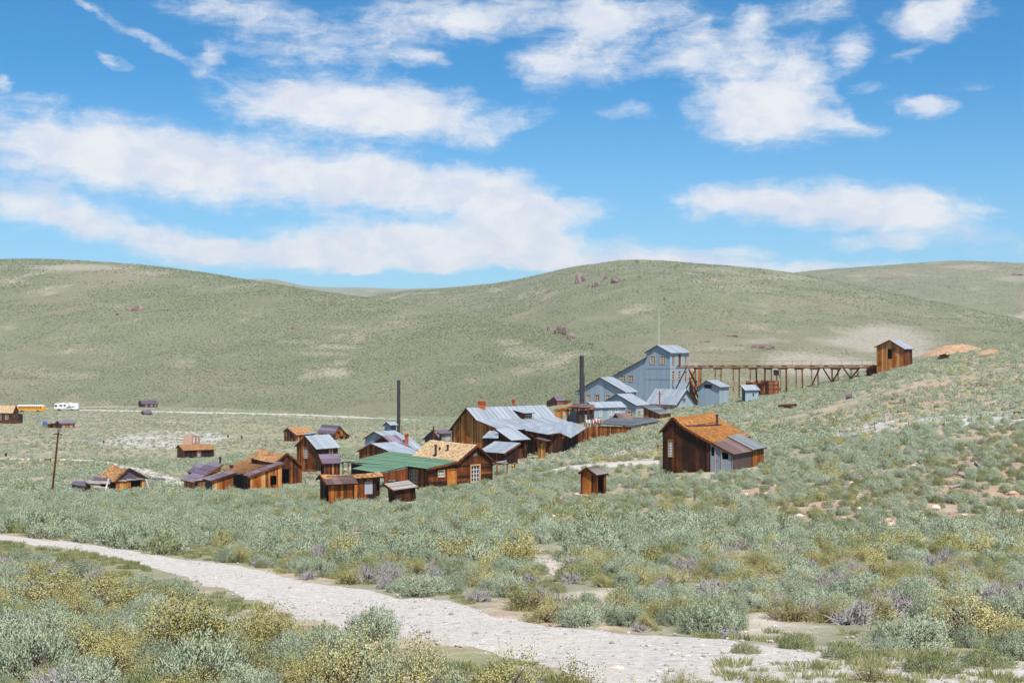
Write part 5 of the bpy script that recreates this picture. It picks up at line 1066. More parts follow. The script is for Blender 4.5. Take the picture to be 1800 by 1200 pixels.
pm = [person_mesh('body', s_, t_, i) for i, (s_, t_, l_) in enumerate(ppl)]
for i, (px, Y, k) in enumerate(((1031.5,231,0),(1028,232,3),(1036,231,2),(1041,229,1),(1043.5,230,2),(1046,228,1),(1048,231,2),(1051,229,1),(1053.5,230,2),(1055.5,228,1))):
    g = gp(px, Y); o = empty('person', g, PL[i], 'person', 'visitors gathered behind the board fence'); bo = bpy.data.objects.new('body', pm[k]); COL.objects.link(bo); bo.parent = o; o.rotation_euler = (0, 0, rnd.uniform(-2, 2)); s_ = 1.0 if k == 0 else rnd.uniform(.86, .97); o.scale = (s_, s_, s_)
t = E('orange_barrier', 1020.5, 228, 'bright orange barrel barrier at the foot of the timber frame', 'barrier'); g = gp(1020.5, 228); mb = MB(); mb.tube(g, g+Vector((0,0,.95)), .42, .34, 14, .5); mb.build('drum', M['orange'], t); mb = MB(); mb.tube(g+Vector((0,0,.55)), g+Vector((0,0,.7)), .40, .385, 14, .5, cap=False); mb.build('band', M['rv'], t)

def mound(px, py, w, h_, lab, seed, name='dirt_mound'):
    p = hit(px, py); rx = w/F*p.y/2; hz = h_/F*p.y; n = 26; rr = np.linspace(0, 1, 12); th = np.linspace(0, 2*np.pi, n, endpoint=False)
    Rr, Tt = np.meshgrid(rr, th, indexing='ij'); X = p.x+np.cos(Tt)*Rr*rx; Y = p.y+np.sin(Tt)*Rr*rx*.7+rx*.35; Z = gz(X, Y)+hz*np.clip(np.cos(Rr*np.pi/2), 0, 1)**.8*(1+.5*(fbm(X, Y, 2.2, seed, 3)-.5))-.12*Rr
    i = np.arange(11)[:, None]*n; j = np.arange(n)[None, :]; Fc = np.stack([i+j, i+n+j, i+n+(j+1) % n, i+(j+1) % n], -1).reshape(-1, 4)
    o = bpy.data.objects.new(name, np_mesh(name, np.c_[X.ravel(), Y.ravel(), Z.ravel()], Fc, [M['dump']], smooth=True)); COL.objects.link(o); o['kind'] = 'structure'; o['label'] = lab
m_, q_, o_ = material('orange_mine_waste'); ps_ = q_.n('ShaderNodeNewGeometry').outputs['Position']; n_ = q_.noise(ps_, 1.2, 7, .72); principled(q_, o_, q_.ramp(n_, [(.3, (.27, .155, .09)), (.5, (.40, .255, .155)), (.7, (.52, .39, .275))]), .95, 0, .1, bump=n_, bstr=.8, bdist=.3); M['dump'] = m_
mound(1675, 624, 120, 18, 'heap of orange mine waste on the skyline of the right hand slope', 3); mound(1742, 622, 56, 7, 'smaller orange waste heap right of the larger one', 8)
# ------------------------------------------------------------------ plants
def leaf_material(name, cols, trans=.25, vary=.5):
    """cols: dark, mid, pale leaf colours; each plant picks its own shade, with small clump-to-clump variation"""
    m, q, out = material(name); pos = q.n('ShaderNodeNewGeometry').outputs['Position']
    oi = q.n('ShaderNodeObjectInfo'); lt = attr(q, 'tone')
    f = q.m('ADD', q.m('MULTIPLY', oi.outputs['Random'], vary), q.m('MULTIPLY', q.noise(pos, .35, 3, .6), .55))
    f = q.m('ADD', q.m('SUBTRACT', f, .08), q.m('MULTIPLY', q.m('SUBTRACT', lt, .5), .45), clamp=True)
    c = q.ramp(f, [(.12, cols[0]), (.5, cols[1]), (.88, cols[2])])
    d = q.n('ShaderNodeBsdfDiffuse'); q.link(c, d.inputs[0]); t = q.n('ShaderNodeBsdfTranslucent'); q.link(c, t.inputs[0])
    mx = q.n('ShaderNodeMixShader'); mx.inputs[0].default_value = trans; q.link(d.outputs[0], mx.inputs[1]); q.link(t.outputs[0], mx.inputs[2]); q.link(mx.outputs[0], out.inputs[0]); return m
M['sage'] = leaf_material('sagebrush_leaves', [(.35, .415, .28), (.50, .575, .415), (.62, .68, .535)], trans=.38)
M['bitter'] = leaf_material('bitterbrush_leaves', [(.40, .37, .14), (.66, .61, .275), (.76, .70, .40)], trans=.38)
M['rabbit'] = leaf_material('rabbitbrush_leaves', [(.21, .25, .11), (.34, .38, .19), (.47, .485, .28)], trans=.38)
M['grass'] = leaf_material('spring_grass', [(.26, .29, .11), (.42, .42, .20), (.57, .53, .32)], trans=.4)
M['dry'] = leaf_material('dead_twigs', [(.27, .235, .205), (.45, .415, .38), (.60, .565, .53)], trans=.0)
M['twig'] = flat('brush_stems', (.13, .10, .085), .9, .1)
M['greytwig'] = flat('bleached_stems', (.38, .35, .34), .9, .1)
def norm(a): return a/np.maximum(np.linalg.norm(a, axis=-1, keepdims=True), 1e-9)
def dome_tips(g, n, R_, H, lumps=6, flat_=.55):
    th = g.uniform(0, 2*np.pi, n); u = g.random(n)**flat_; ph = u*np.pi*.52
    d = np.stack([np.sin(ph)*np.cos(th), np.sin(ph)*np.sin(th), np.cos(ph)], -1)
    c = norm(g.normal(size=(lumps, 3))*[1, 1, .6]+[0, 0, .4]); k = 1-.40*np.clip(1-np.max(d@c.T, 1), 0, 1)*2.2+g.normal(0, .10, n)+(g.random(n) < .06)*.14
    return d*np.array([R_, R_, H])*np.clip(k, .38, 1.16)[:, None]+[0, 0, .04]
def tubes(segs, rad, k=3):
    """thin 3-sided twigs: segs (n,2,3), rad (n,2)"""
    n = len(segs); d = norm(segs[:, 1]-segs[:, 0]); up = np.where(abs(d[:, 2:3]) < .9, [[0, 0, 1.]], [[1., 0, 0]]); a = norm(np.cross(d, up)); b_ = np.cross(d, a)
    V = []; 
    for e in (0, 1):
        for j in range(k):
            t = 2*np.pi*j/k; V.append(segs[:, e]+(a*math.cos(t)+b_*math.sin(t))*rad[:, e:e+1])
    V = np.stack(V, 1).reshape(-1, 3); base = np.arange(n)[:, None]*2*k
    Fs = np.concatenate([np.stack([base[:, 0]+j, base[:, 0]+(j+1) % k, base[:, 0]+k+(j+1) % k, base[:, 0]+k+j], -1) for j in range(k)]); return V, Fs
def leaves(g, c, d, ln, wd, spread=.5, droop=0):
    """flat pointed leaves at c along d"""
    n = len(c); d = norm(d+g.normal(0, spread, (n, 3))); r = norm(np.cross(d, g.normal(size=(n, 3)))); l = ln*g.uniform(.6, 1.3, n)[:, None]; w = wd*g.uniform(.7, 1.3, n)[:, None]
    V = np.stack([c, c+d*l*.5+r*w*.5, c+d*l, c+d*l*.5-r*w*.5], 1).reshape(-1, 3); return V, np.arange(4*n).reshape(n, 4)
def soft_normals(me, nl, H, seed, up=.75, rn=.45):
    """leaf normals follow the rounded bush so the foliage shades as a soft mass"""
    g = np.random.default_rng(seed); nv = len(me.vertices); co = np.empty(nv*3, np.float32); me.vertices.foreach_get('co', co); co = co.reshape(-1, 3)
    nf = len(me.polygons); li = np.empty(len(me.loops), np.int32); me.loops.foreach_get('vertex_index', li); no = np.empty(nf*3, np.float32); me.polygons.foreach_get('normal', no); no = no.reshape(-1, 3)
    k = len(li)//nf; c = co[li].reshape(nf, k, 3).mean(1); d = norm(c-[0, 0, H*.35])*.7+[0, 0, up]+no*np.sign((no*(c+[0, 0, .5])).sum(1, keepdims=True))*rn+g.normal(0, .12, c.shape); d = norm(d)
    d[nl:] = no[nl:]; me.normals_split_custom_set([tuple(x) for x in np.repeat(d, k, 0)]); return me
def plant(name, seed, kind, R_, H, nt, lpt, ln, wd, nstem, mats, spread=.5, sub=.32, stemr=.014, split=False):
    g = np.random.default_rng(seed); tips = dome_tips(g, nt, R_, H)
    root = g.normal(0, .06*R_, (nt, 3))*[1, 1, 0]
    if kind in ('sage', 'rabbit', 'bitter'):
        mid = root+(tips-root)*(1-sub)+g.normal(0, .03, (nt, 3)); up = np.array([0, 0, 1.])
        tw = norm(norm(tips-root)*.55+up*(.75 if kind != 'bitter' else .35))
        i = np.repeat(np.arange(nt), lpt); t = g.random(len(i))[:, None]
        ax = mid[i]*(1-t)+(mid[i]+tw[i]*np.linalg.norm(tips-mid, axis=1)[i][:, None])*t+g.normal(0, .020 if kind == 'sage' else .026, (len(i), 3))
        LV, LF = leaves(g, ax, tw[i], ln, wd, spread); tone = np.repeat(np.clip(g.normal(.5, .22, nt), 0, 1), lpt)*.6+g.random(len(i))*.4
    else: LV = np.zeros((0, 3)); LF = np.zeros((0, 4), int); tone = np.zeros(0); mid = tips
    s = g.choice(nt, min(nstem, nt), replace=False); k1 = root[s]+(mid[s]-root[s])*.5+g.normal(0, .05*R_, (len(s), 3)); k1[:, 2] *= .85
    segs = np.concatenate([np.stack([root[s], k1], 1), np.stack([k1, mid[s]], 1)]); rad = np.concatenate([np.tile([stemr*1.5, stemr], (len(s), 1)), np.tile([stemr, stemr*.4], (len(s), 1))])
    if kind == 'dead':                                       # bare forked branches
        for _ in range(3):
            j = g.choice(len(s), len(s)*2); o = mid[s][j]*.55+k1[j]*.45; e = o+g.normal(0, .16*R_, (len(j), 3))+[0, 0, .08]; segs = np.concatenate([segs, np.stack([o, e], 1)]); rad = np.concatenate([rad, np.tile([stemr*.5, stemr*.2], (len(j), 1))])
    SV, SF = tubes(segs, rad)
    if split: return (soft_normals(np_mesh(name+'_foliage', LV, LF, [mats[0]], attrs={'tone': ('FACE', tone)}), len(LF), H, seed) if len(LF) else None), np_mesh(name+'_stems', SV, SF, [mats[1]])
    V = np.concatenate([LV, SV]); Fc = np.concatenate([LF, SF+len(LV)]); mi = np.r_[np.zeros(len(LF)), np.ones(len(SF))]
    return soft_normals(np_mesh(name, V, Fc, mats, mi, attrs={'tone': ('FACE', np.r_[tone, np.full(len(SF), .5)])}), len(LF), H, seed)
def tuft(name, seed, n, h, r, mat, wd=.012):
    g = np.random.default_rng(seed); th = g.uniform(0, 6.28, n); rr = r*np.sqrt(g.random(n)); c = np.stack([rr*np.cos(th), rr*np.sin(th), np.zeros(n)], -1)
    d = norm(np.stack([np.cos(th)*.35*rr/r, np.sin(th)*.35*rr/r, np.ones(n)], -1)+g.normal(0, .16, (n, 3))); l = h*g.uniform(.5, 1.2, n)[:, None]; s = norm(np.cross(d, g.normal(size=(n, 3))))*wd
    V = np.stack([c-s, c+s, c+d*l*.6+s*.6, c+d*l+np.stack([np.cos(th), np.sin(th), 0*th], -1)*l*.18], 1).reshape(-1, 3); return np_mesh(name, V, np.arange(4*n).reshape(n, 4), [mat], attrs={'tone': ('FACE', g.random(n))})
def clump(name, seed, n, R_, H, lsz, mat, dark=None):
    """far bush: broad leaf sprays over a dome"""
    g = np.random.default_rng(seed); c = dome_tips(g, n, R_, H, 4, .6)*g.uniform(.65, 1.0, (n, 1)); d = norm(c+[0, 0, .5*H]); V, Fc = leaves(g, c-d*lsz*.4, d, lsz, lsz*.55, .55)
    return soft_normals(np_mesh(name, V, Fc, [mat], attrs={'tone': ('FACE', g.random(n))}), n, H, seed)
# near plants (split into foliage and stems), middle distance and far
NEAR = {'sage': [plant('sagebrush', 10+i, 'sage', .62, h_, 400, 24, .040, .0105, 110, (M['sage'], M['twig']), .42, split=True) for i, h_ in enumerate((.62, .72, .55, .66))],
        'bitter': [plant('bitterbrush', 30+i, 'bitter', .70, h_, 420, 20, .021, .0135, 150, (M['bitter'], M['twig']), .9, sub=.38, split=True) for i, h_ in enumerate((.85, .75, .95))],
        'rabbit': [plant('rabbitbrush', 50+i, 'rabbit', .50, .52, 340, 20, .050, .008, 50, (M['rabbit'], M['twig']), .25, split=True) for i in range(2)],
        'dead': [plant('dead_shrub', 60+i, 'dead', .62, .55, 60, 0, 0, 0, 60, (M['dry'], M['greytwig']), split=True, stemr=.020) for i in range(2)]}
MID = [plant('mid_sage', 110+i, 'sage', .60, .58, 170, 12, .058, .019, 18, (M['sage'], M['twig']), .45) for i in range(4)]+[plant('mid_rabbit', 120+i, 'rabbit', .52, .5, 140, 12, .065, .015, 10, (M['rabbit'], M['twig']), .3) for i in range(2)]+\
      [plant('mid_bitter', 130+i, 'bitter', .62, .62, 160, 12, .038, .025, 20, (M['bitter'], M['twig']), .9, sub=.5) for i in range(2)]+[plant('mid_dry', 140+i, 'sage', .52, .42, 100, 9, .07, .011, 40, (M['dry'], M['greytwig']), .7) for i in range(2)]
FARP = [clump('far_sage', 210+i, 90, .60, .55, .16, M['sage']) for i in range(3)]+[clump('far_rabbit', 220, 84, .55, .5, .15, M['rabbit']), clump('far_bitter', 230, 84, .6, .6, .15, M['bitter']), clump('far_dry', 240, 70, .5, .38, .14, M['dry'])]
HILLP = [clump('hill_sage', 310+i, 16, .75, .62, .55, m_) for i, m_ in enumerate((M['sage'], M['rabbit'], M['rabbit']))]
TUFT = [tuft('tuft', 400+i, 150, .13, .20, M['grass'], .0032) for i in range(3)]
def stone_mesh(seed, mat):
    bm = bmesh.new(); bmesh.ops.create_icosphere(bm, subdivisions=1, radius=1.0); rr = random.Random(seed)
    for v_ in bm.verts: v_.co = Vector((v_.co.x*rr.uniform(.7, 1.2), v_.co.y*rr.uniform(.7, 1.2), v_.co.z*rr.uniform(.45, .75)))
    me = bpy.data.meshes.new('stone'); bm.to_mesh(me); bm.free(); me.materials.append(mat); a = me.attributes.new('tone', 'FLOAT', 'FACE'); a.data.foreach_set('value', [rr.uniform(.2, .95) if k == 0 else .5 for k in range(len(me.polygons))])
    t = rr.random(); a.data.foreach_set('value', [t]*len(me.polygons)); return me
STONES = [stone_mesh(i, M['stone']) for i in range(5)]; RSTONES = [stone_mesh(20+i, M['rock']) for i in range(6)]
def scatter(name, label, protos, P, scale, idx, rotz=None, tilt=0.0):
    """one object of uncountable growth: points with instanced plants"""
    n = len(P); me = bpy.data.meshes.new(name); me.vertices.add(n); me.vertices.foreach_set('co', np.asarray(P, np.float32).ravel())
    g = np.random.default_rng(n)
    rz = g.uniform(0, 6.283, n) if rotz is None else rotz
    for nm, arr, ty in (('psize', scale, 'FLOAT'), ('prot', rz, 'FLOAT'), ('pick', idx, 'INT')):
        a = me.attributes.new(nm, ty, 'POINT'); a.data.foreach_set('value', np.asarray(arr, np.float32 if ty == 'FLOAT' else np.int32))
    o = bpy.data.objects.new(name, me); COL.objects.link(o); o['kind'] = 'stuff'; o['label'] = label
    pc = bpy.data.collections.new(name+'_kinds')
    for i, pm_ in enumerate(protos): po = bpy.data.objects.new('%s_kind_%02d' % (name, i), pm_); pc.objects.link(po)
    ng = bpy.data.node_groups.new(name+'_spread', 'GeometryNodeTree'); ng.interface.new_socket('Geometry', in_out='INPUT', socket_type='NodeSocketGeometry'); ng.interface.new_socket('Geometry', in_out='OUTPUT', socket_type='NodeSocketGeometry')
    q = NB(ng); gi = q.n('NodeGroupInput'); go = q.n('NodeGroupOutput'); ci = q.n('GeometryNodeCollectionInfo'); ci.inputs['Collection'].default_value = pc; ci.inputs['Separate Children'].default_value = True; ci.inputs['Reset Children'].default_value = True
    def na(nm, ty): k = q.n('GeometryNodeInputNamedAttribute', data_type=ty); k.inputs[0].default_value = nm; return k.outputs[0]
    m2p = q.n('GeometryNodeMeshToPoints'); ip = q.n('GeometryNodeInstanceOnPoints'); ip.inputs['Pick Instance'].default_value = True
    q.link(gi.outputs[0], m2p.inputs[0]); q.link(m2p.outputs[0], ip.inputs['Points']); q.link(ci.outputs[0], ip.inputs['Instance']); q.link(na('pick', 'INT'), ip.inputs['Instance Index'])
    e2r = q.comb(0.0, 0.0, na('prot', 'FLOAT')); er = q.n('FunctionNodeEulerToRotation'); q.link(e2r, er.inputs[0]); q.link(er.outputs[0], ip.inputs['Rotation'])
    s_ = na('psize', 'FLOAT'); q.link(q.comb(s_, s_, s_), ip.inputs['Scale']); q.link(ip.outputs[0], go.inputs[0])
    md = o.modifiers.new('spread', 'NODES'); md.node_group = ng; return o
# where plants may stand
def clear_mask(X, Y, pad=.35):
    bad = np.zeros(X.shape, bool)
    for k, P in ROADPOLY.items():
        bad |= inside(X, Y, P) & ((k == 'near') | (k == 'mid') | (_hash((X*50).astype(int), (Y*50).astype(int), 3) > (.45 if k == 'far' else .22)))
    for Q in FOOT:
        c = Q.mean(0); Qe = c+(Q-c)*(1+2*pad/max(1.0, np.linalg.norm(Q[0]-Q[2]))); bad |= inside(X, Y, Qe)
    return ~bad
def near_house(X, Y, pad=2.6):
    r = np.zeros(X.shape, bool)
    for Q in FOOT:
        c = Q.mean(0); Qe = c+(Q-c)*(1+2*pad/max(1.0, np.linalg.norm(Q[0]-Q[2]))); r |= inside(X, Y, Qe)|inside(X, Y+2.2, Qe)
    return r
def candidates(rng, y0, y1, dens, umax=.40):
    """uniform per square metre inside the wedge"""
    n = int(umax*(y1*y1-y0*y0)*dens); Y = np.sqrt(rng.uniform(y0*y0, y1*y1, n)); U = rng.uniform(-umax, umax, n); return U*Y, Y
def pick_kind(rng, X, Y, meadow, red):
    """0 sage 1 rabbit 2 bitter 3 dead, in drifts"""
    n = len(X); r = rng.random(n); b_ = fbm(X, Y, 14, 71, 3); d_ = fbm(X, Y, 6, 77, 3); ra = fbm(X, Y, 18, 83, 3)
    k = np.zeros(n, int); k[r < np.clip((ra-.46)*1.4, .04, .38)] = 1; k[r > 1-np.clip((b_-.55)*1.9, .02, .34)] = 2; k[(rng.random(n) < np.clip((d_-.47)*1.3, .04, .30))] = 3; return k
g = np.random.default_rng(99)
SAFE = []
# ---- foreground plants one by one (picture place of the foot, picture width, kind)
HAND = [(372,1160,265,'bitter',1.0),(300,1150,180,'bitter',.95),(450,1138,170,'bitter',.85),(118,1066,235,'bitter',.52),(160,1172,190,'bitter',.85),(250,1062,150,'bitter',.42),(40,1010,110,'bitter',.45),(185,1030,100,'bitter',.40),
 (345,1212,200,'sage',1.0),(50,1195,180,'sage',1.0),(15,1135,130,'sage',.9),(150,1218,150,'sage',.95),(497,1180,100,'sage',1.0),(590,1170,140,'sage',1.0),(440,1215,120,'sage',.95),(255,1105,90,'sage',.9),(100,1110,110,'sage',.9),(318,1052,70,'sage',.85),(15,1055,90,'sage',.8),(250,1225,110,'rabbit',.9),
 (610,1232,190,'bitter',1.3),(735,1240,200,'bitter',1.25),(860,1246,200,'bitter',1.2),(930,1250,110,'bitter',.8),(800,1238,120,'sage',1.2),(545,1240,130,'bitter',1.2),(680,1236,130,'sage',1.1),
 (1090,1245,130,'bitter',.75),(1195,1232,90,'bitter',1.3),(1335,1230,90,'bitter',1.35),(1260,1240,80,'bitter',.7),(1465,1240,130,'bitter',.6),
 (1725,1128,200,'bitter',.95),(1800,1140,130,'bitter',.9),(1595,1142,150,'sage',.8),(1660,1125,90,'sage',.9),(1570,1082,95,'dead',1.0),(1790,1085,120,'sage',.8),(1245,1112,125,'sage',.85),(1190,1098,80,'sage',.8),(1020,1100,92,'sage',.85),(1070,1092,80,'sage',.8),
 (925,1072,125,'bitter',.65),(985,1062,70,'dead',.7),(850,1030,95,'bitter',.85),(745,1046,95,'sage',.8),(700,1040,60,'sage',.8),(612,1026,58,'bitter',1.1),(645,1022,50,'rabbit',.9),(552,990,62,'dead',1.2),(500,968,80,'bitter',.7),(470,962,60,'bitter',.6),(430,975,60,'sage',.7),(1110,1062,90,'sage',.8),(1150,1085,80,'bitter',.75),(1180,1030,100,'bitter',.65),
 (1390,1090,110,'bitter',.7),(1440,1070,110,'sage',.8),(1500,1055,120,'sage',.75),(1330,1040,110,'bitter',.7),(1280,1000,90,'bitter',.6),(1400,1020,110,'sage',.7),(1625,1060,110,'sage',.75),(1690,1040,100,'sage',.7),(1740,1030,90,'bitter',.75),
 (1680,950,110,'sage',.7),(1760,945,90,'dead',.7),(900,1012,80,'sage',.8),(1010,1020,90,'rabbit',.7),(1090,1010,80,'sage',.8),(660,985,70,'sage',.7),(760,990,70,'sage',.7),(240,965,70,'sage',.75),(330,960,70,'sage',.75),(90,935,60,'rabbit',.7),(20,925,60,'sage',.7),(1400,1140,80,'rabbit',.7),(1485,1160,100,'rabbit',.6),(1570,1150,90,'sage',.6),(1640,1185,120,'rabbit',.55),(1735,1175,110,'rabbit',.6),(1530,1200,120,'bitter',.55),(1310,1150,60,'rabbit',.7)]
pts = []
for (px, py, wd, kd, asp) in HAND:
    p = hit(px, min(py, 1252), 7.0); 
    if py > 1210: p = gp(px, 14.2-(py-1200)*.028)
    pts.append((p.x, p.y, 1.2*wd/F*p.y/ (2*{'sage': .66, 'bitter': .74, 'rabbit': .56, 'dead': .66}[kd]), kd, asp))
LE = np.array(ROAD['near'][1], float)
def road_gap(x_, y_):
    """how far (m) foliage may rise at this spot before it hides the road's near edge"""
    px = 900+x_/y_*F; e = np.interp(px, LE[:, 0], LE[:, 1]); return (600-e)/F*y_+CZ-gz(x_, y_), 600-(gz(x_, y_)-CZ)/y_*F-e
def lowered(q_, slack):
    gp_, below = road_gap(q_[0], q_[1]); hm = {'sage': .70, 'bitter': .92, 'rabbit': .56, 'dead': .60}[q_[3]]; top = q_[2]*q_[4]*hm
    return (*q_[:4], max(.35, min(q_[4], (float(gp_)+slack)/(q_[2]*hm)))) if 0 < below < 150 and 900+q_[0]/q_[1]*F < 1000 and top > gp_+slack else q_
pts = [lowered(q_, .16 if q_[0]/q_[1]*F+900 < 230 else .34) for q_ in pts]
hx = np.array([p[0] for p in pts]); hy = np.array([p[1] for p in pts]); hr = np.array([p[2] for p in pts])*.44
# ---- the rest of the near ground
X, Y = candidates(g, 11.5, 42, 4.0, .43); ok = clear_mask(X, Y)
ok &= soil_at('bare', X, Y) < g.uniform(.1, .7, len(X)); ok &= fbm(X, Y, 5.0, 61, 3) > g.uniform(.22, .52, len(X))
gp_, below_ = road_gap(X, Y); ok &= ~((below_ > 0) & (below_ < 60) & (X/Y*F+900 < 1000) & (gp_ < .10)); tight = (below_ > 0) & (below_ < 60) & (X/Y*F+900 < 1000) & (gp_ < .42)
ok &= ~((Y < 17) & (abs(X/Y*F+900-1500) < 420) & (g.random(len(X)) < .85))
kx, ky, kr = list(hx), list(hy), list(hr); kept = []
K = ['sage', 'rabbit', 'bitter', 'dead']; kk = pick_kind(g, X, Y, None, None)
kk[(X/Y*F+900 < 560) & (Y < 26) & (g.random(len(X)) < .35)] = 2; kk[(kk == 1) & (g.random(len(X)) < .5)] = 0; kk[(Y > 20) & (g.random(len(X)) < .07)] = 3
for i in np.nonzero(ok)[0]:
    r_ = g.uniform(.16, .50) if not tight[i] else g.uniform(.13, .22)
    ax_, ay_, ar_ = np.array(kx), np.array(ky), np.array(kr)
    if np.all((ax_-X[i])**2+(ay_-Y[i])**2 > ((ar_+r_*.62)*.66)**2):
        kx.append(X[i]); ky.append(Y[i]); kr.append(r_*.62); kept.append((X[i], Y[i], r_/.62, K[kk[i]], g.uniform(.75, 1.1)))
allp = pts+kept
order = sorted(range(len(allp)), key=lambda i: -allp[i][2]/allp[i][1])
quota = {'sage': 290, 'bitter': 200, 'rabbit': 150, 'dead': 80}
NAME = {'sage': 'sagebrush', 'bitter': 'bitterbrush', 'rabbit': 'rabbitbrush', 'dead': 'dead_shrub'}
LOOK = {'sage': 'silvery sagebrush', 'bitter': 'yellow green bitterbrush', 'rabbit': 'fresh green rabbitbrush', 'dead': 'bare grey shrub'}
COLS_ = [(110, 'by the left edge'), (230, 'straight below the collapsing house'), (350, 'below the tan roofed cabin'), (450, 'straight below the barn group'), (545, 'below the tin roofed cabin'), (640, 'straight below the front shack'), (740, 'below the leaning outhouse'), (830, 'below the green roofed house'), (930, 'below the hitching rail'), (1010, 'below the board fence'), (1090, 'straight below the outhouse'), (1180, 'below the stamp mill'), (1260, 'straight below the brown house'), (1345, 'below the tin lean-to'), (1440, 'below the rusty pipe'), (1560, 'below the trestle end'), (1650, 'below the hilltop hut'), (1730, 'below the orange heap'), (9999, 'by the right edge')]
def whereabouts(x_, y_):
    px = 900+x_/y_*F; py = 600-(float(gz(x_, y_))-CZ)/y_*F; A, B_ = RW['near']; j = np.argmin((A[:, 0]-x_)**2+(A[:, 1]-y_)**2)
    row = 'at the bottom edge' if py > 1185 else 'on the near roadside' if y_ < A[j, 1] else 'on the far roadside' if y_ < A[j, 1]+3 else 'beyond the road' if y_ < A[j, 1]+10 else 'well beyond the road'
    return next(n_ for x0, n_ in COLS_ if px < x0)+' '+row
ORD = ['', 'nearest', 'second nearest', 'third nearest', 'fourth nearest', 'fifth nearest', 'sixth nearest', 'seventh nearest', 'eighth nearest', 'ninth nearest', 'tenth nearest', 'eleventh nearest', 'twelfth nearest']
over = []; SEEN = {}; BUSH = {}
for n_, i in enumerate(order):
    x_, y_, s_, kd, asp = allp[i]
    if quota[kd] <= 0: over.append(allp[i]); continue
    quota[kd] -= 1; wh = whereabouts(x_, y_)
    if i < len(pts): size = 'broad' if s_ > 1.0 else 'medium' if s_ > .6 else 'small'
    else: size = 'low' if asp < .92 else 'rounded'
    lab = '%s %s %s' % (size, LOOK[kd], wh); SEEN.setdefault(lab, []).append(n_)
    o = bpy.data.objects.new(NAME[kd], None); COL.objects.link(o); o.empty_display_size = .2
    tag(o, lab, 'shrub', NAME[kd].replace('_', ' ')+' round the gravel road'); BUSH[n_] = o; o.location = (x_, y_, float(gz(x_, y_))-.03); o.rotation_euler = (0, 0, g.uniform(0, 6.28)); o.scale = (s_, s_, s_*asp)
    fo, st = NEAR[kd][int(g.integers(len(NEAR[kd])))]
    for nm, me_ in (('foliage', fo), ('stems', st)):
        if me_ is not None: c_ = bpy.data.objects.new(nm, me_); COL.objects.link(c_); c_.parent = o
for lab, ids in SEEN.items():
    if len(ids) > 1:
        for r_, n_ in enumerate(sorted(ids, key=lambda k: BUSH[k].location.y)): BUSH[n_]['label'] = lab+', '+('farthest' if r_ == len(ids)-1 else ORD[r_+1] if r_+1 < len(ORD)-1 else '%s farthest' % ('second', 'third', 'fourth', 'fifth', 'sixth', 'seventh', 'eighth', 'ninth', 'tenth', 'eleventh', 'twelfth')[min(10, len(ids)-2-r_)])+' there'
BLD = ((1560,918,22,0,'large reddish rock standing at the foot of the rocky slope'),(1568,925,20,1,'white flat rock just below the large reddish rock'),(1646,897,26,1,'broad white rock beside a grey dead bush on the rocky slope'),(1696,907,14,1,'small white rock right of the broad white rock'),(1405,910,14,0,'pinkish rock left on the lower rocky slope'),(1414,920,13,1,'pale rock beside the pinkish rock low on the slope'),(1484,912,13,1,'pale rock midway along the foot of the rocky slope'),(1768,900,13,1,'pale rock near the right edge of the rocky slope'),(1780,870,20,0,'dark red rock near the right edge of the photo'),(1412,852,8,1,'tiny white rock in the grass right of the brown house'),(1003,914,20,0,'orange rock lying in the sage below the outhouse'),(985,878,10,0,'small orange rock left of the outhouse'),(1270,905,9,0,'small orange rock below the brown house'),(763,990,22,0,'pale orange rock in the brush beyond the gravel road'),(672,862,7,1,'tiny pale rock near the leaning outhouse'),(590,1074,7,0,'small red stone at the edge of the gravel road'),(1048,1096,16,1,'pale stone at the foot of a sagebrush by the gravel road'),(1086,1178,26,1,'flat pinkish stone set in the gravel road'),(1262,1178,13,0,'small brown stone at the right on the gravel'))
KEEP = [hit(q_[0], q_[1]) for q_ in BLD]+[gp(1788, 150), gp(902.5, 150), hit(1385, 717), hit(1492, 701), hit(1685, 838), hit(1720, 820), hit(1680, 858), hit(1625, 928), gp(880, 142), gp(91, 173)]
# ---- middle distance
X, Y = candidates(g, 40, 150, 1.45, .46); ok = clear_mask(X, Y); red = soil_at('red', X, Y); mead = soil_at('meadow', X, Y)
pxv = 900+X/Y*F
ok &= soil_at('bare', X, Y) < g.uniform(.2, .9, len(X)); ok &= fbm(X, Y, 7.0, 61, 3) > g.uniform(.10, .50, len(X)); ok &= (red < .4) | (g.random(len(X)) < .92); ok &= (soil_at('grey', X, Y) < .4) | (g.random(len(X)) < .25); ok &= (mead < .4) | (g.random(len(X)) < .22)
for kp_ in KEEP: ok &= ~((abs(X/Y*kp_.y-kp_.x) < .75) & (Y > kp_.y-3.2) & (Y < kp_.y+.6))
gp_, below_ = road_gap(X, Y); ok &= ~((below_ > 0) & (below_ < 60) & (pxv < 700) & (gp_ < .5))
X, Y, red = X[ok], Y[ok], red[ok]; kk = pick_kind(g, X, Y, None, None); kk[(red > .4) & (g.random(len(X)) < .40)] = 1; idx = np.choose(kk, [g.integers(0, 4, len(X)), g.integers(4, 6, len(X)), g.integers(6, 8, len(X)), g.integers(8, 10, len(X))])
sz_ = g.uniform(.42, 1.22, len(X))*np.where(red > .4, .92, 1.0)*np.where(g.random(len(X)) < .03, 1.5, 1.0)*np.clip(.75+.5*fbm(X, Y, 9, 15, 2), .7, 1.25)
nr_ = near_house(X, Y); sz_ = np.where(nr_, sz_*.58, sz_); kp = ~nr_ | (g.random(len(X)) < .85); X, Y, sz_, idx = X[kp], Y[kp], sz_[kp], idx[kp]
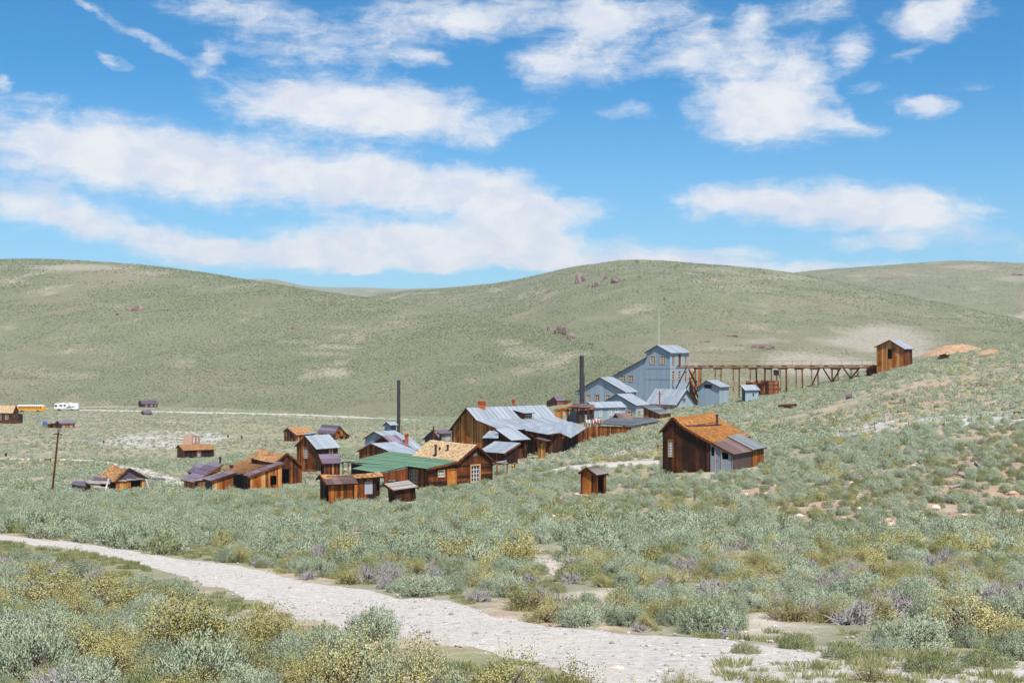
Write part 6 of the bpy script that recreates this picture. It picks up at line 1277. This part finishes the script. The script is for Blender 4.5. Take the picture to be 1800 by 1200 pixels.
# over-quota near plants join the mass
scatter('sagebrush_cover', 'unbroken low sagebrush cover between the gravel road and the town', MID, np.c_[X, Y, gz(X, Y)-.04], sz_, idx)
# ---- valley floor and far slope
X1, Y1 = candidates(g, 148, 270, 1.15, .46); X2, Y2 = candidates(g, 270, 690, .33, .44); X, Y = np.r_[X1, X2], np.r_[Y1, Y2]; ok = clear_mask(X, Y, .6); mead = soil_at('meadow', X, Y)
ok &= (soil_at('grey', X, Y) < .4) | (g.random(len(X)) < .42); ok &= (mead < .4) | (g.random(len(X)) < .40); ok &= fbm(X, Y, 22, 61, 3) > g.uniform(.10, .52, len(X))
for kp_ in KEEP: ok &= ~((abs(X/Y*kp_.y-kp_.x) < .75) & (Y > kp_.y-4) & (Y < kp_.y+.6))
X, Y = X[ok], Y[ok]; kk = pick_kind(g, X, Y, None, None); idx = np.choose(kk, [g.integers(0, 3, len(X)), np.full(len(X), 3), np.full(len(X), 4), np.full(len(X), 5)])
sv_ = g.uniform(.50, 1.15, len(X))*np.where(near_house(X, Y), .55, 1.0)
scatter('valley_sagebrush', 'scattered low sagebrush over the valley floor round and behind the town', FARP, np.c_[X, Y, gz(X, Y)-.05], sv_, idx)
# extra cover between the town and 260 m
# ---- hills
def hill_points(lab, n, seed):
    g_ = np.random.default_rng(seed); xs, Yh, Zh, bw = HILLS[lab]; nr, nc = Yh.shape
    w = Yh.mean(0); i = g_.random(n*3)*(nr-1.01); j = g_.random(n*3)*(nc-1.01)
    a = i.astype(int); c = j.astype(int); fa = i-a; fc = j-c
    L_ = lambda A: A[a, c]*(1-fa)*(1-fc)+A[a+1, c]*fa*(1-fc)+A[a, c+1]*(1-fa)*fc+A[a+1, c+1]*fa*fc
    Yp = L_(Yh); Zp = L_(Zh); u = (np.interp(j, np.arange(nc), xs)-900)/F; Xp = u*Yp; B_ = L_(bw)
    keep = (fbm(Xp, Yp, 60, seed, 4) > g_.uniform(.28, .60, n*3)) & (B_ < g_.uniform(.1, 1.0, n*3)) & (u > -.40) & (u < .40)
    keep &= (Zp > gz(Xp, Yp)-.2) | (Yp > 985)
    k = np.nonzero(keep)[0][:n]; return np.c_[Xp[k], Yp[k], Zp[k]-.1]
for lab, n, sd_, nm in ((list(HILLS)[0], 118000, 5, 'sparse dark sagebrush dotted over the long left hill'), (list(HILLS)[1], 78000, 6, 'sparse dark sagebrush dotted over the round middle hill'), (list(HILLS)[2], 26000, 7, 'sparse sagebrush on the back hill at right')):
    P = hill_points(lab, n, sd_); gg = np.random.default_rng(sd_); scatter('hill_sagebrush', nm, HILLP, P, gg.uniform(.30, .90, len(P))*np.clip(P[:, 1]/900, .7, 1.4), gg.choice(3, len(P), p=[.34, .38, .28]))
# ---- grass, pebbles, rubble
X, Y = candidates(g, 12, 75, 4.2); ok = clear_mask(X, Y, .1); ok &= (fbm(X, Y, 3.2, 91, 3)+.25*soil_at('meadow', X, Y)) > g.uniform(.42, .70, len(X)); ok &= soil_at('red', X, Y) < .6
X, Y = X[ok], Y[ok]; X = np.r_[X]; 
gx2, gy2 = candidates(g, 13, 40, .25); inr = inside(gx2, gy2, ROADPOLY['near']) & (g.random(len(gx2)) < .10)
gx3, gy3 = candidates(g, 13, 32, 9); rt = gx3/gy3*F+900; inr3 = (rt > 1230) & inside(gx3, gy3, ROADPOLY['near']) & (fbm(gx3, gy3, 1.6, 55, 3) > g.uniform(.50, .84, len(gx3))*np.where(rt > 1400, .94, 1.1))
gx4, gy4 = candidates(g, 13, 50, 9); gp4, bl4 = road_gap(gx4, gy4); vg4 = (bl4 > -2) & (bl4 < 40) & (gx4/gy4*F+900 < 1000) & clear_mask(gx4, gy4, .1) & (fbm(gx4, gy4, 2.0, 55, 3) > g.uniform(.48, .80, len(gx4)))
X = np.r_[X, gx2[inr], gx3[inr3], gx4[vg4]]; Y = np.r_[Y, gy2[inr], gy3[inr3], gy4[vg4]]
scatter('grass', 'fresh green grass tufts among the sagebrush and at the road edge', TUFT, np.c_[X, Y, gz(X, Y)-.01], g.uniform(.40, .92, len(X)), g.integers(0, 3, len(X)))
X, Y = candidates(g, 12, 46, 26); ok = inside(X, Y, ROADPOLY['near']) | (soil_at('bare', X, Y) > .45); ok &= fbm(X, Y, 2.0, 12, 3) > g.uniform(.3, .75, len(X)); X, Y = X[ok][:18000], Y[ok][:18000]
scatter('gravel', 'small pale stones strewn over the gravel road', STONES, np.c_[X, Y, gz(X, Y)+.02], .009+.042*g.random(len(X))**6+.008*g.random(len(X)), g.integers(0, 5, len(X)))
X, Y = candidates(g, 60, 190, .75); rw = soil_at('red', X, Y); ok = clear_mask(X, Y) & (rw > .45) & (fbm(X, Y, 6, 35, 3) > g.uniform(.36, .68, len(X))); X, Y = X[ok], Y[ok]
scatter('rubble', 'reddish broken rock strewn over the dry slope below the hut', RSTONES, np.c_[X, Y, gz(X, Y)], 0.05+.24*g.random(len(X))**3, g.integers(0, 6, len(X)))
def boulder(px, py, w, lab, pale, seed, name='boulder', mat=None, hk=.55, tone=None):
    p = hit(px, py); r_ = w/F*p.y/2; bm = bmesh.new(); bmesh.ops.create_icosphere(bm, subdivisions=3, radius=1.0); rr = np.random.default_rng(seed); pl = norm(rr.normal(size=(9, 3)))
    for v_ in bm.verts:
        c = np.array(v_.co); k = min([1.0]+[.72/max(1e-3, float(c@q_)) for q_ in pl if float(c@q_) > .72]); v_.co = Vector((c[0]*k*r_, c[1]*k*r_*.8, c[2]*k*r_*hk))
    me = bpy.data.meshes.new(name); bm.to_mesh(me); bm.free(); me.materials.append(mat or M['rock']); a = me.attributes.new('tone', 'FLOAT', 'FACE'); a.data.foreach_set('value', [tone if tone is not None else (.80 if pale else .5)]*len(me.polygons))
    o = bpy.data.objects.new(name, me); COL.objects.link(o); o.location = p+Vector((0, 0, r_*hk*.35)); o.rotation_euler = (rr.uniform(-.2, .2), rr.uniform(-.2, .2), rr.uniform(0, 6)); tag(o, lab, 'rock'); return o
for i, (px, py, w, pale, lab) in enumerate(BLD):
    boulder(px, py, w, lab, pale, 500+i)
# outcrops on the hills (placed on the hill surfaces where they are seen)
def on_hill(lab, px, py):
    xs, Yh, Zh, _ = HILLS[lab]; j = int(np.argmin(abs(xs-px))); pp = 600-(Zh[:, j]-CZ)/Yh[:, j]*F; k = int(np.argmin(abs(pp-py))); Y_ = Yh[k, j]; return Vector(((px-900)/F*Y_, Y_, Zh[k, j]))
def outcrop(lab, hl, blobs, seed):
    hl = list(HILLS)[hl]; p0 = on_hill(hl, blobs[0][0], blobs[0][1]); t = empty('rock_outcrop', p0, lab, 'rocks'); rr = np.random.default_rng(seed)
    for (px, py, w, h_) in blobs:
        p = on_hill(hl, px, py)
        for k in range(max(2, int(w/4))):
            r_ = w/F*p.y/2*rr.uniform(.4, .95); c = p+Vector((rr.uniform(-.5, .5)*w/F*p.y, rr.uniform(-1, 1), 0)); bm = bmesh.new(); bmesh.ops.create_icosphere(bm, subdivisions=2, radius=1.0); pl = norm(rr.normal(size=(8, 3)))
            hh = h_/F*p.y*rr.uniform(.7, 1.6)
            for v_ in bm.verts:
                q_ = np.array(v_.co); f_ = min([1.0]+[.66/max(1e-3, float(q_@n_)) for n_ in pl if float(q_@n_) > .66]); v_.co = Vector((q_[0]*f_*r_, q_[1]*f_*r_, q_[2]*f_*hh))
            me = bpy.data.meshes.new('rock'); bm.to_mesh(me); bm.free(); me.materials.append(M['outcrop']); a = me.attributes.new('tone', 'FLOAT', 'FACE'); a.data.foreach_set('value', [float(rr.uniform(.25, .9))]*len(me.polygons))
            o = bpy.data.objects.new('rock', me); COL.objects.link(o); o.parent = t; o.location = c-p0
outcrop('tall dark crag high on the round middle hill', 1, [(1017,497,18,15)], 1)
outcrop('broken rocks in a row right of the tall crag on the middle hill', 1, [(1088,496,22,9),(1064,492,9,8),(1048,503,12,6),(1126,490,10,5)], 2)
outcrop('small cairn of rocks on the summit of the middle hill', 1, [(1121,460.5,10,3.5)], 3)
outcrop('jagged brown rocks on the shoulder of the left hill above the dark stack', 0, [(984,568,16,11),(1004,576,14,9),(962,563,10,8),(1040,580,10,5)], 4)
outcrop('reddish rocks on the open face of the left hill', 0, [(238,546,22,6),(292,545,8,4),(210,553,10,3)], 5)
outcrop('dark rocks on the middle hill right of the flagpole', 1, [(1169,527,9,6)], 6)
outcrop('dark rocky brow above the trestle on the middle hill', 1, [(1340,612,30,5),(1300,608,12,3),(1240,600,18,2.5),(1285,591,16,2)], 7)
outcrop('small red rock at the left end of the left hill skyline', 0, [(6,459,12,3)], 8)
outcrop('grey rocks on the back hill at right', 2, [(1697,509,8,5),(1672,506,8,3),(1785,483,20,3)], 9)
outcrop('small white and dark rocks low on the left hill', 0, [(517,579,8,4)], 10)

# ------------------------------------------------------------------ thin summer haze: one closed box of even air, ground included
zs = [float(np.array([v.co.z for v in o.data.vertices]).min()) for o in bpy.data.objects if o.type == 'MESH' and o.get('kind') == 'structure']
zt_ = [float(np.array([v.co.z for v in o.data.vertices]).max()) for o in bpy.data.objects if o.type == 'MESH' and o.get('kind') == 'structure']
mb = MB(); za, zb = min(zs)-1.0, max(zt_)+15; mb.box((0, 2000, (za+zb)/2), (4300, 5400, (zb-za)/2)); hm = bpy.data.materials.new('summer_haze'); hm.use_nodes = True; hm.node_tree.nodes.clear(); q = NB(hm.node_tree)
pv = q.n('ShaderNodeVolumePrincipled'); pv.inputs['Color'].default_value = (.93, .95, .98, 1); pv.inputs['Density'].default_value = 0.0001; ho = q.n('ShaderNodeOutputMaterial'); q.link(pv.outputs[0], ho.inputs['Volume'])
hz_ = mb.build('haze', hm, kind='stuff'); SC.cycles.volume_bounces = 0
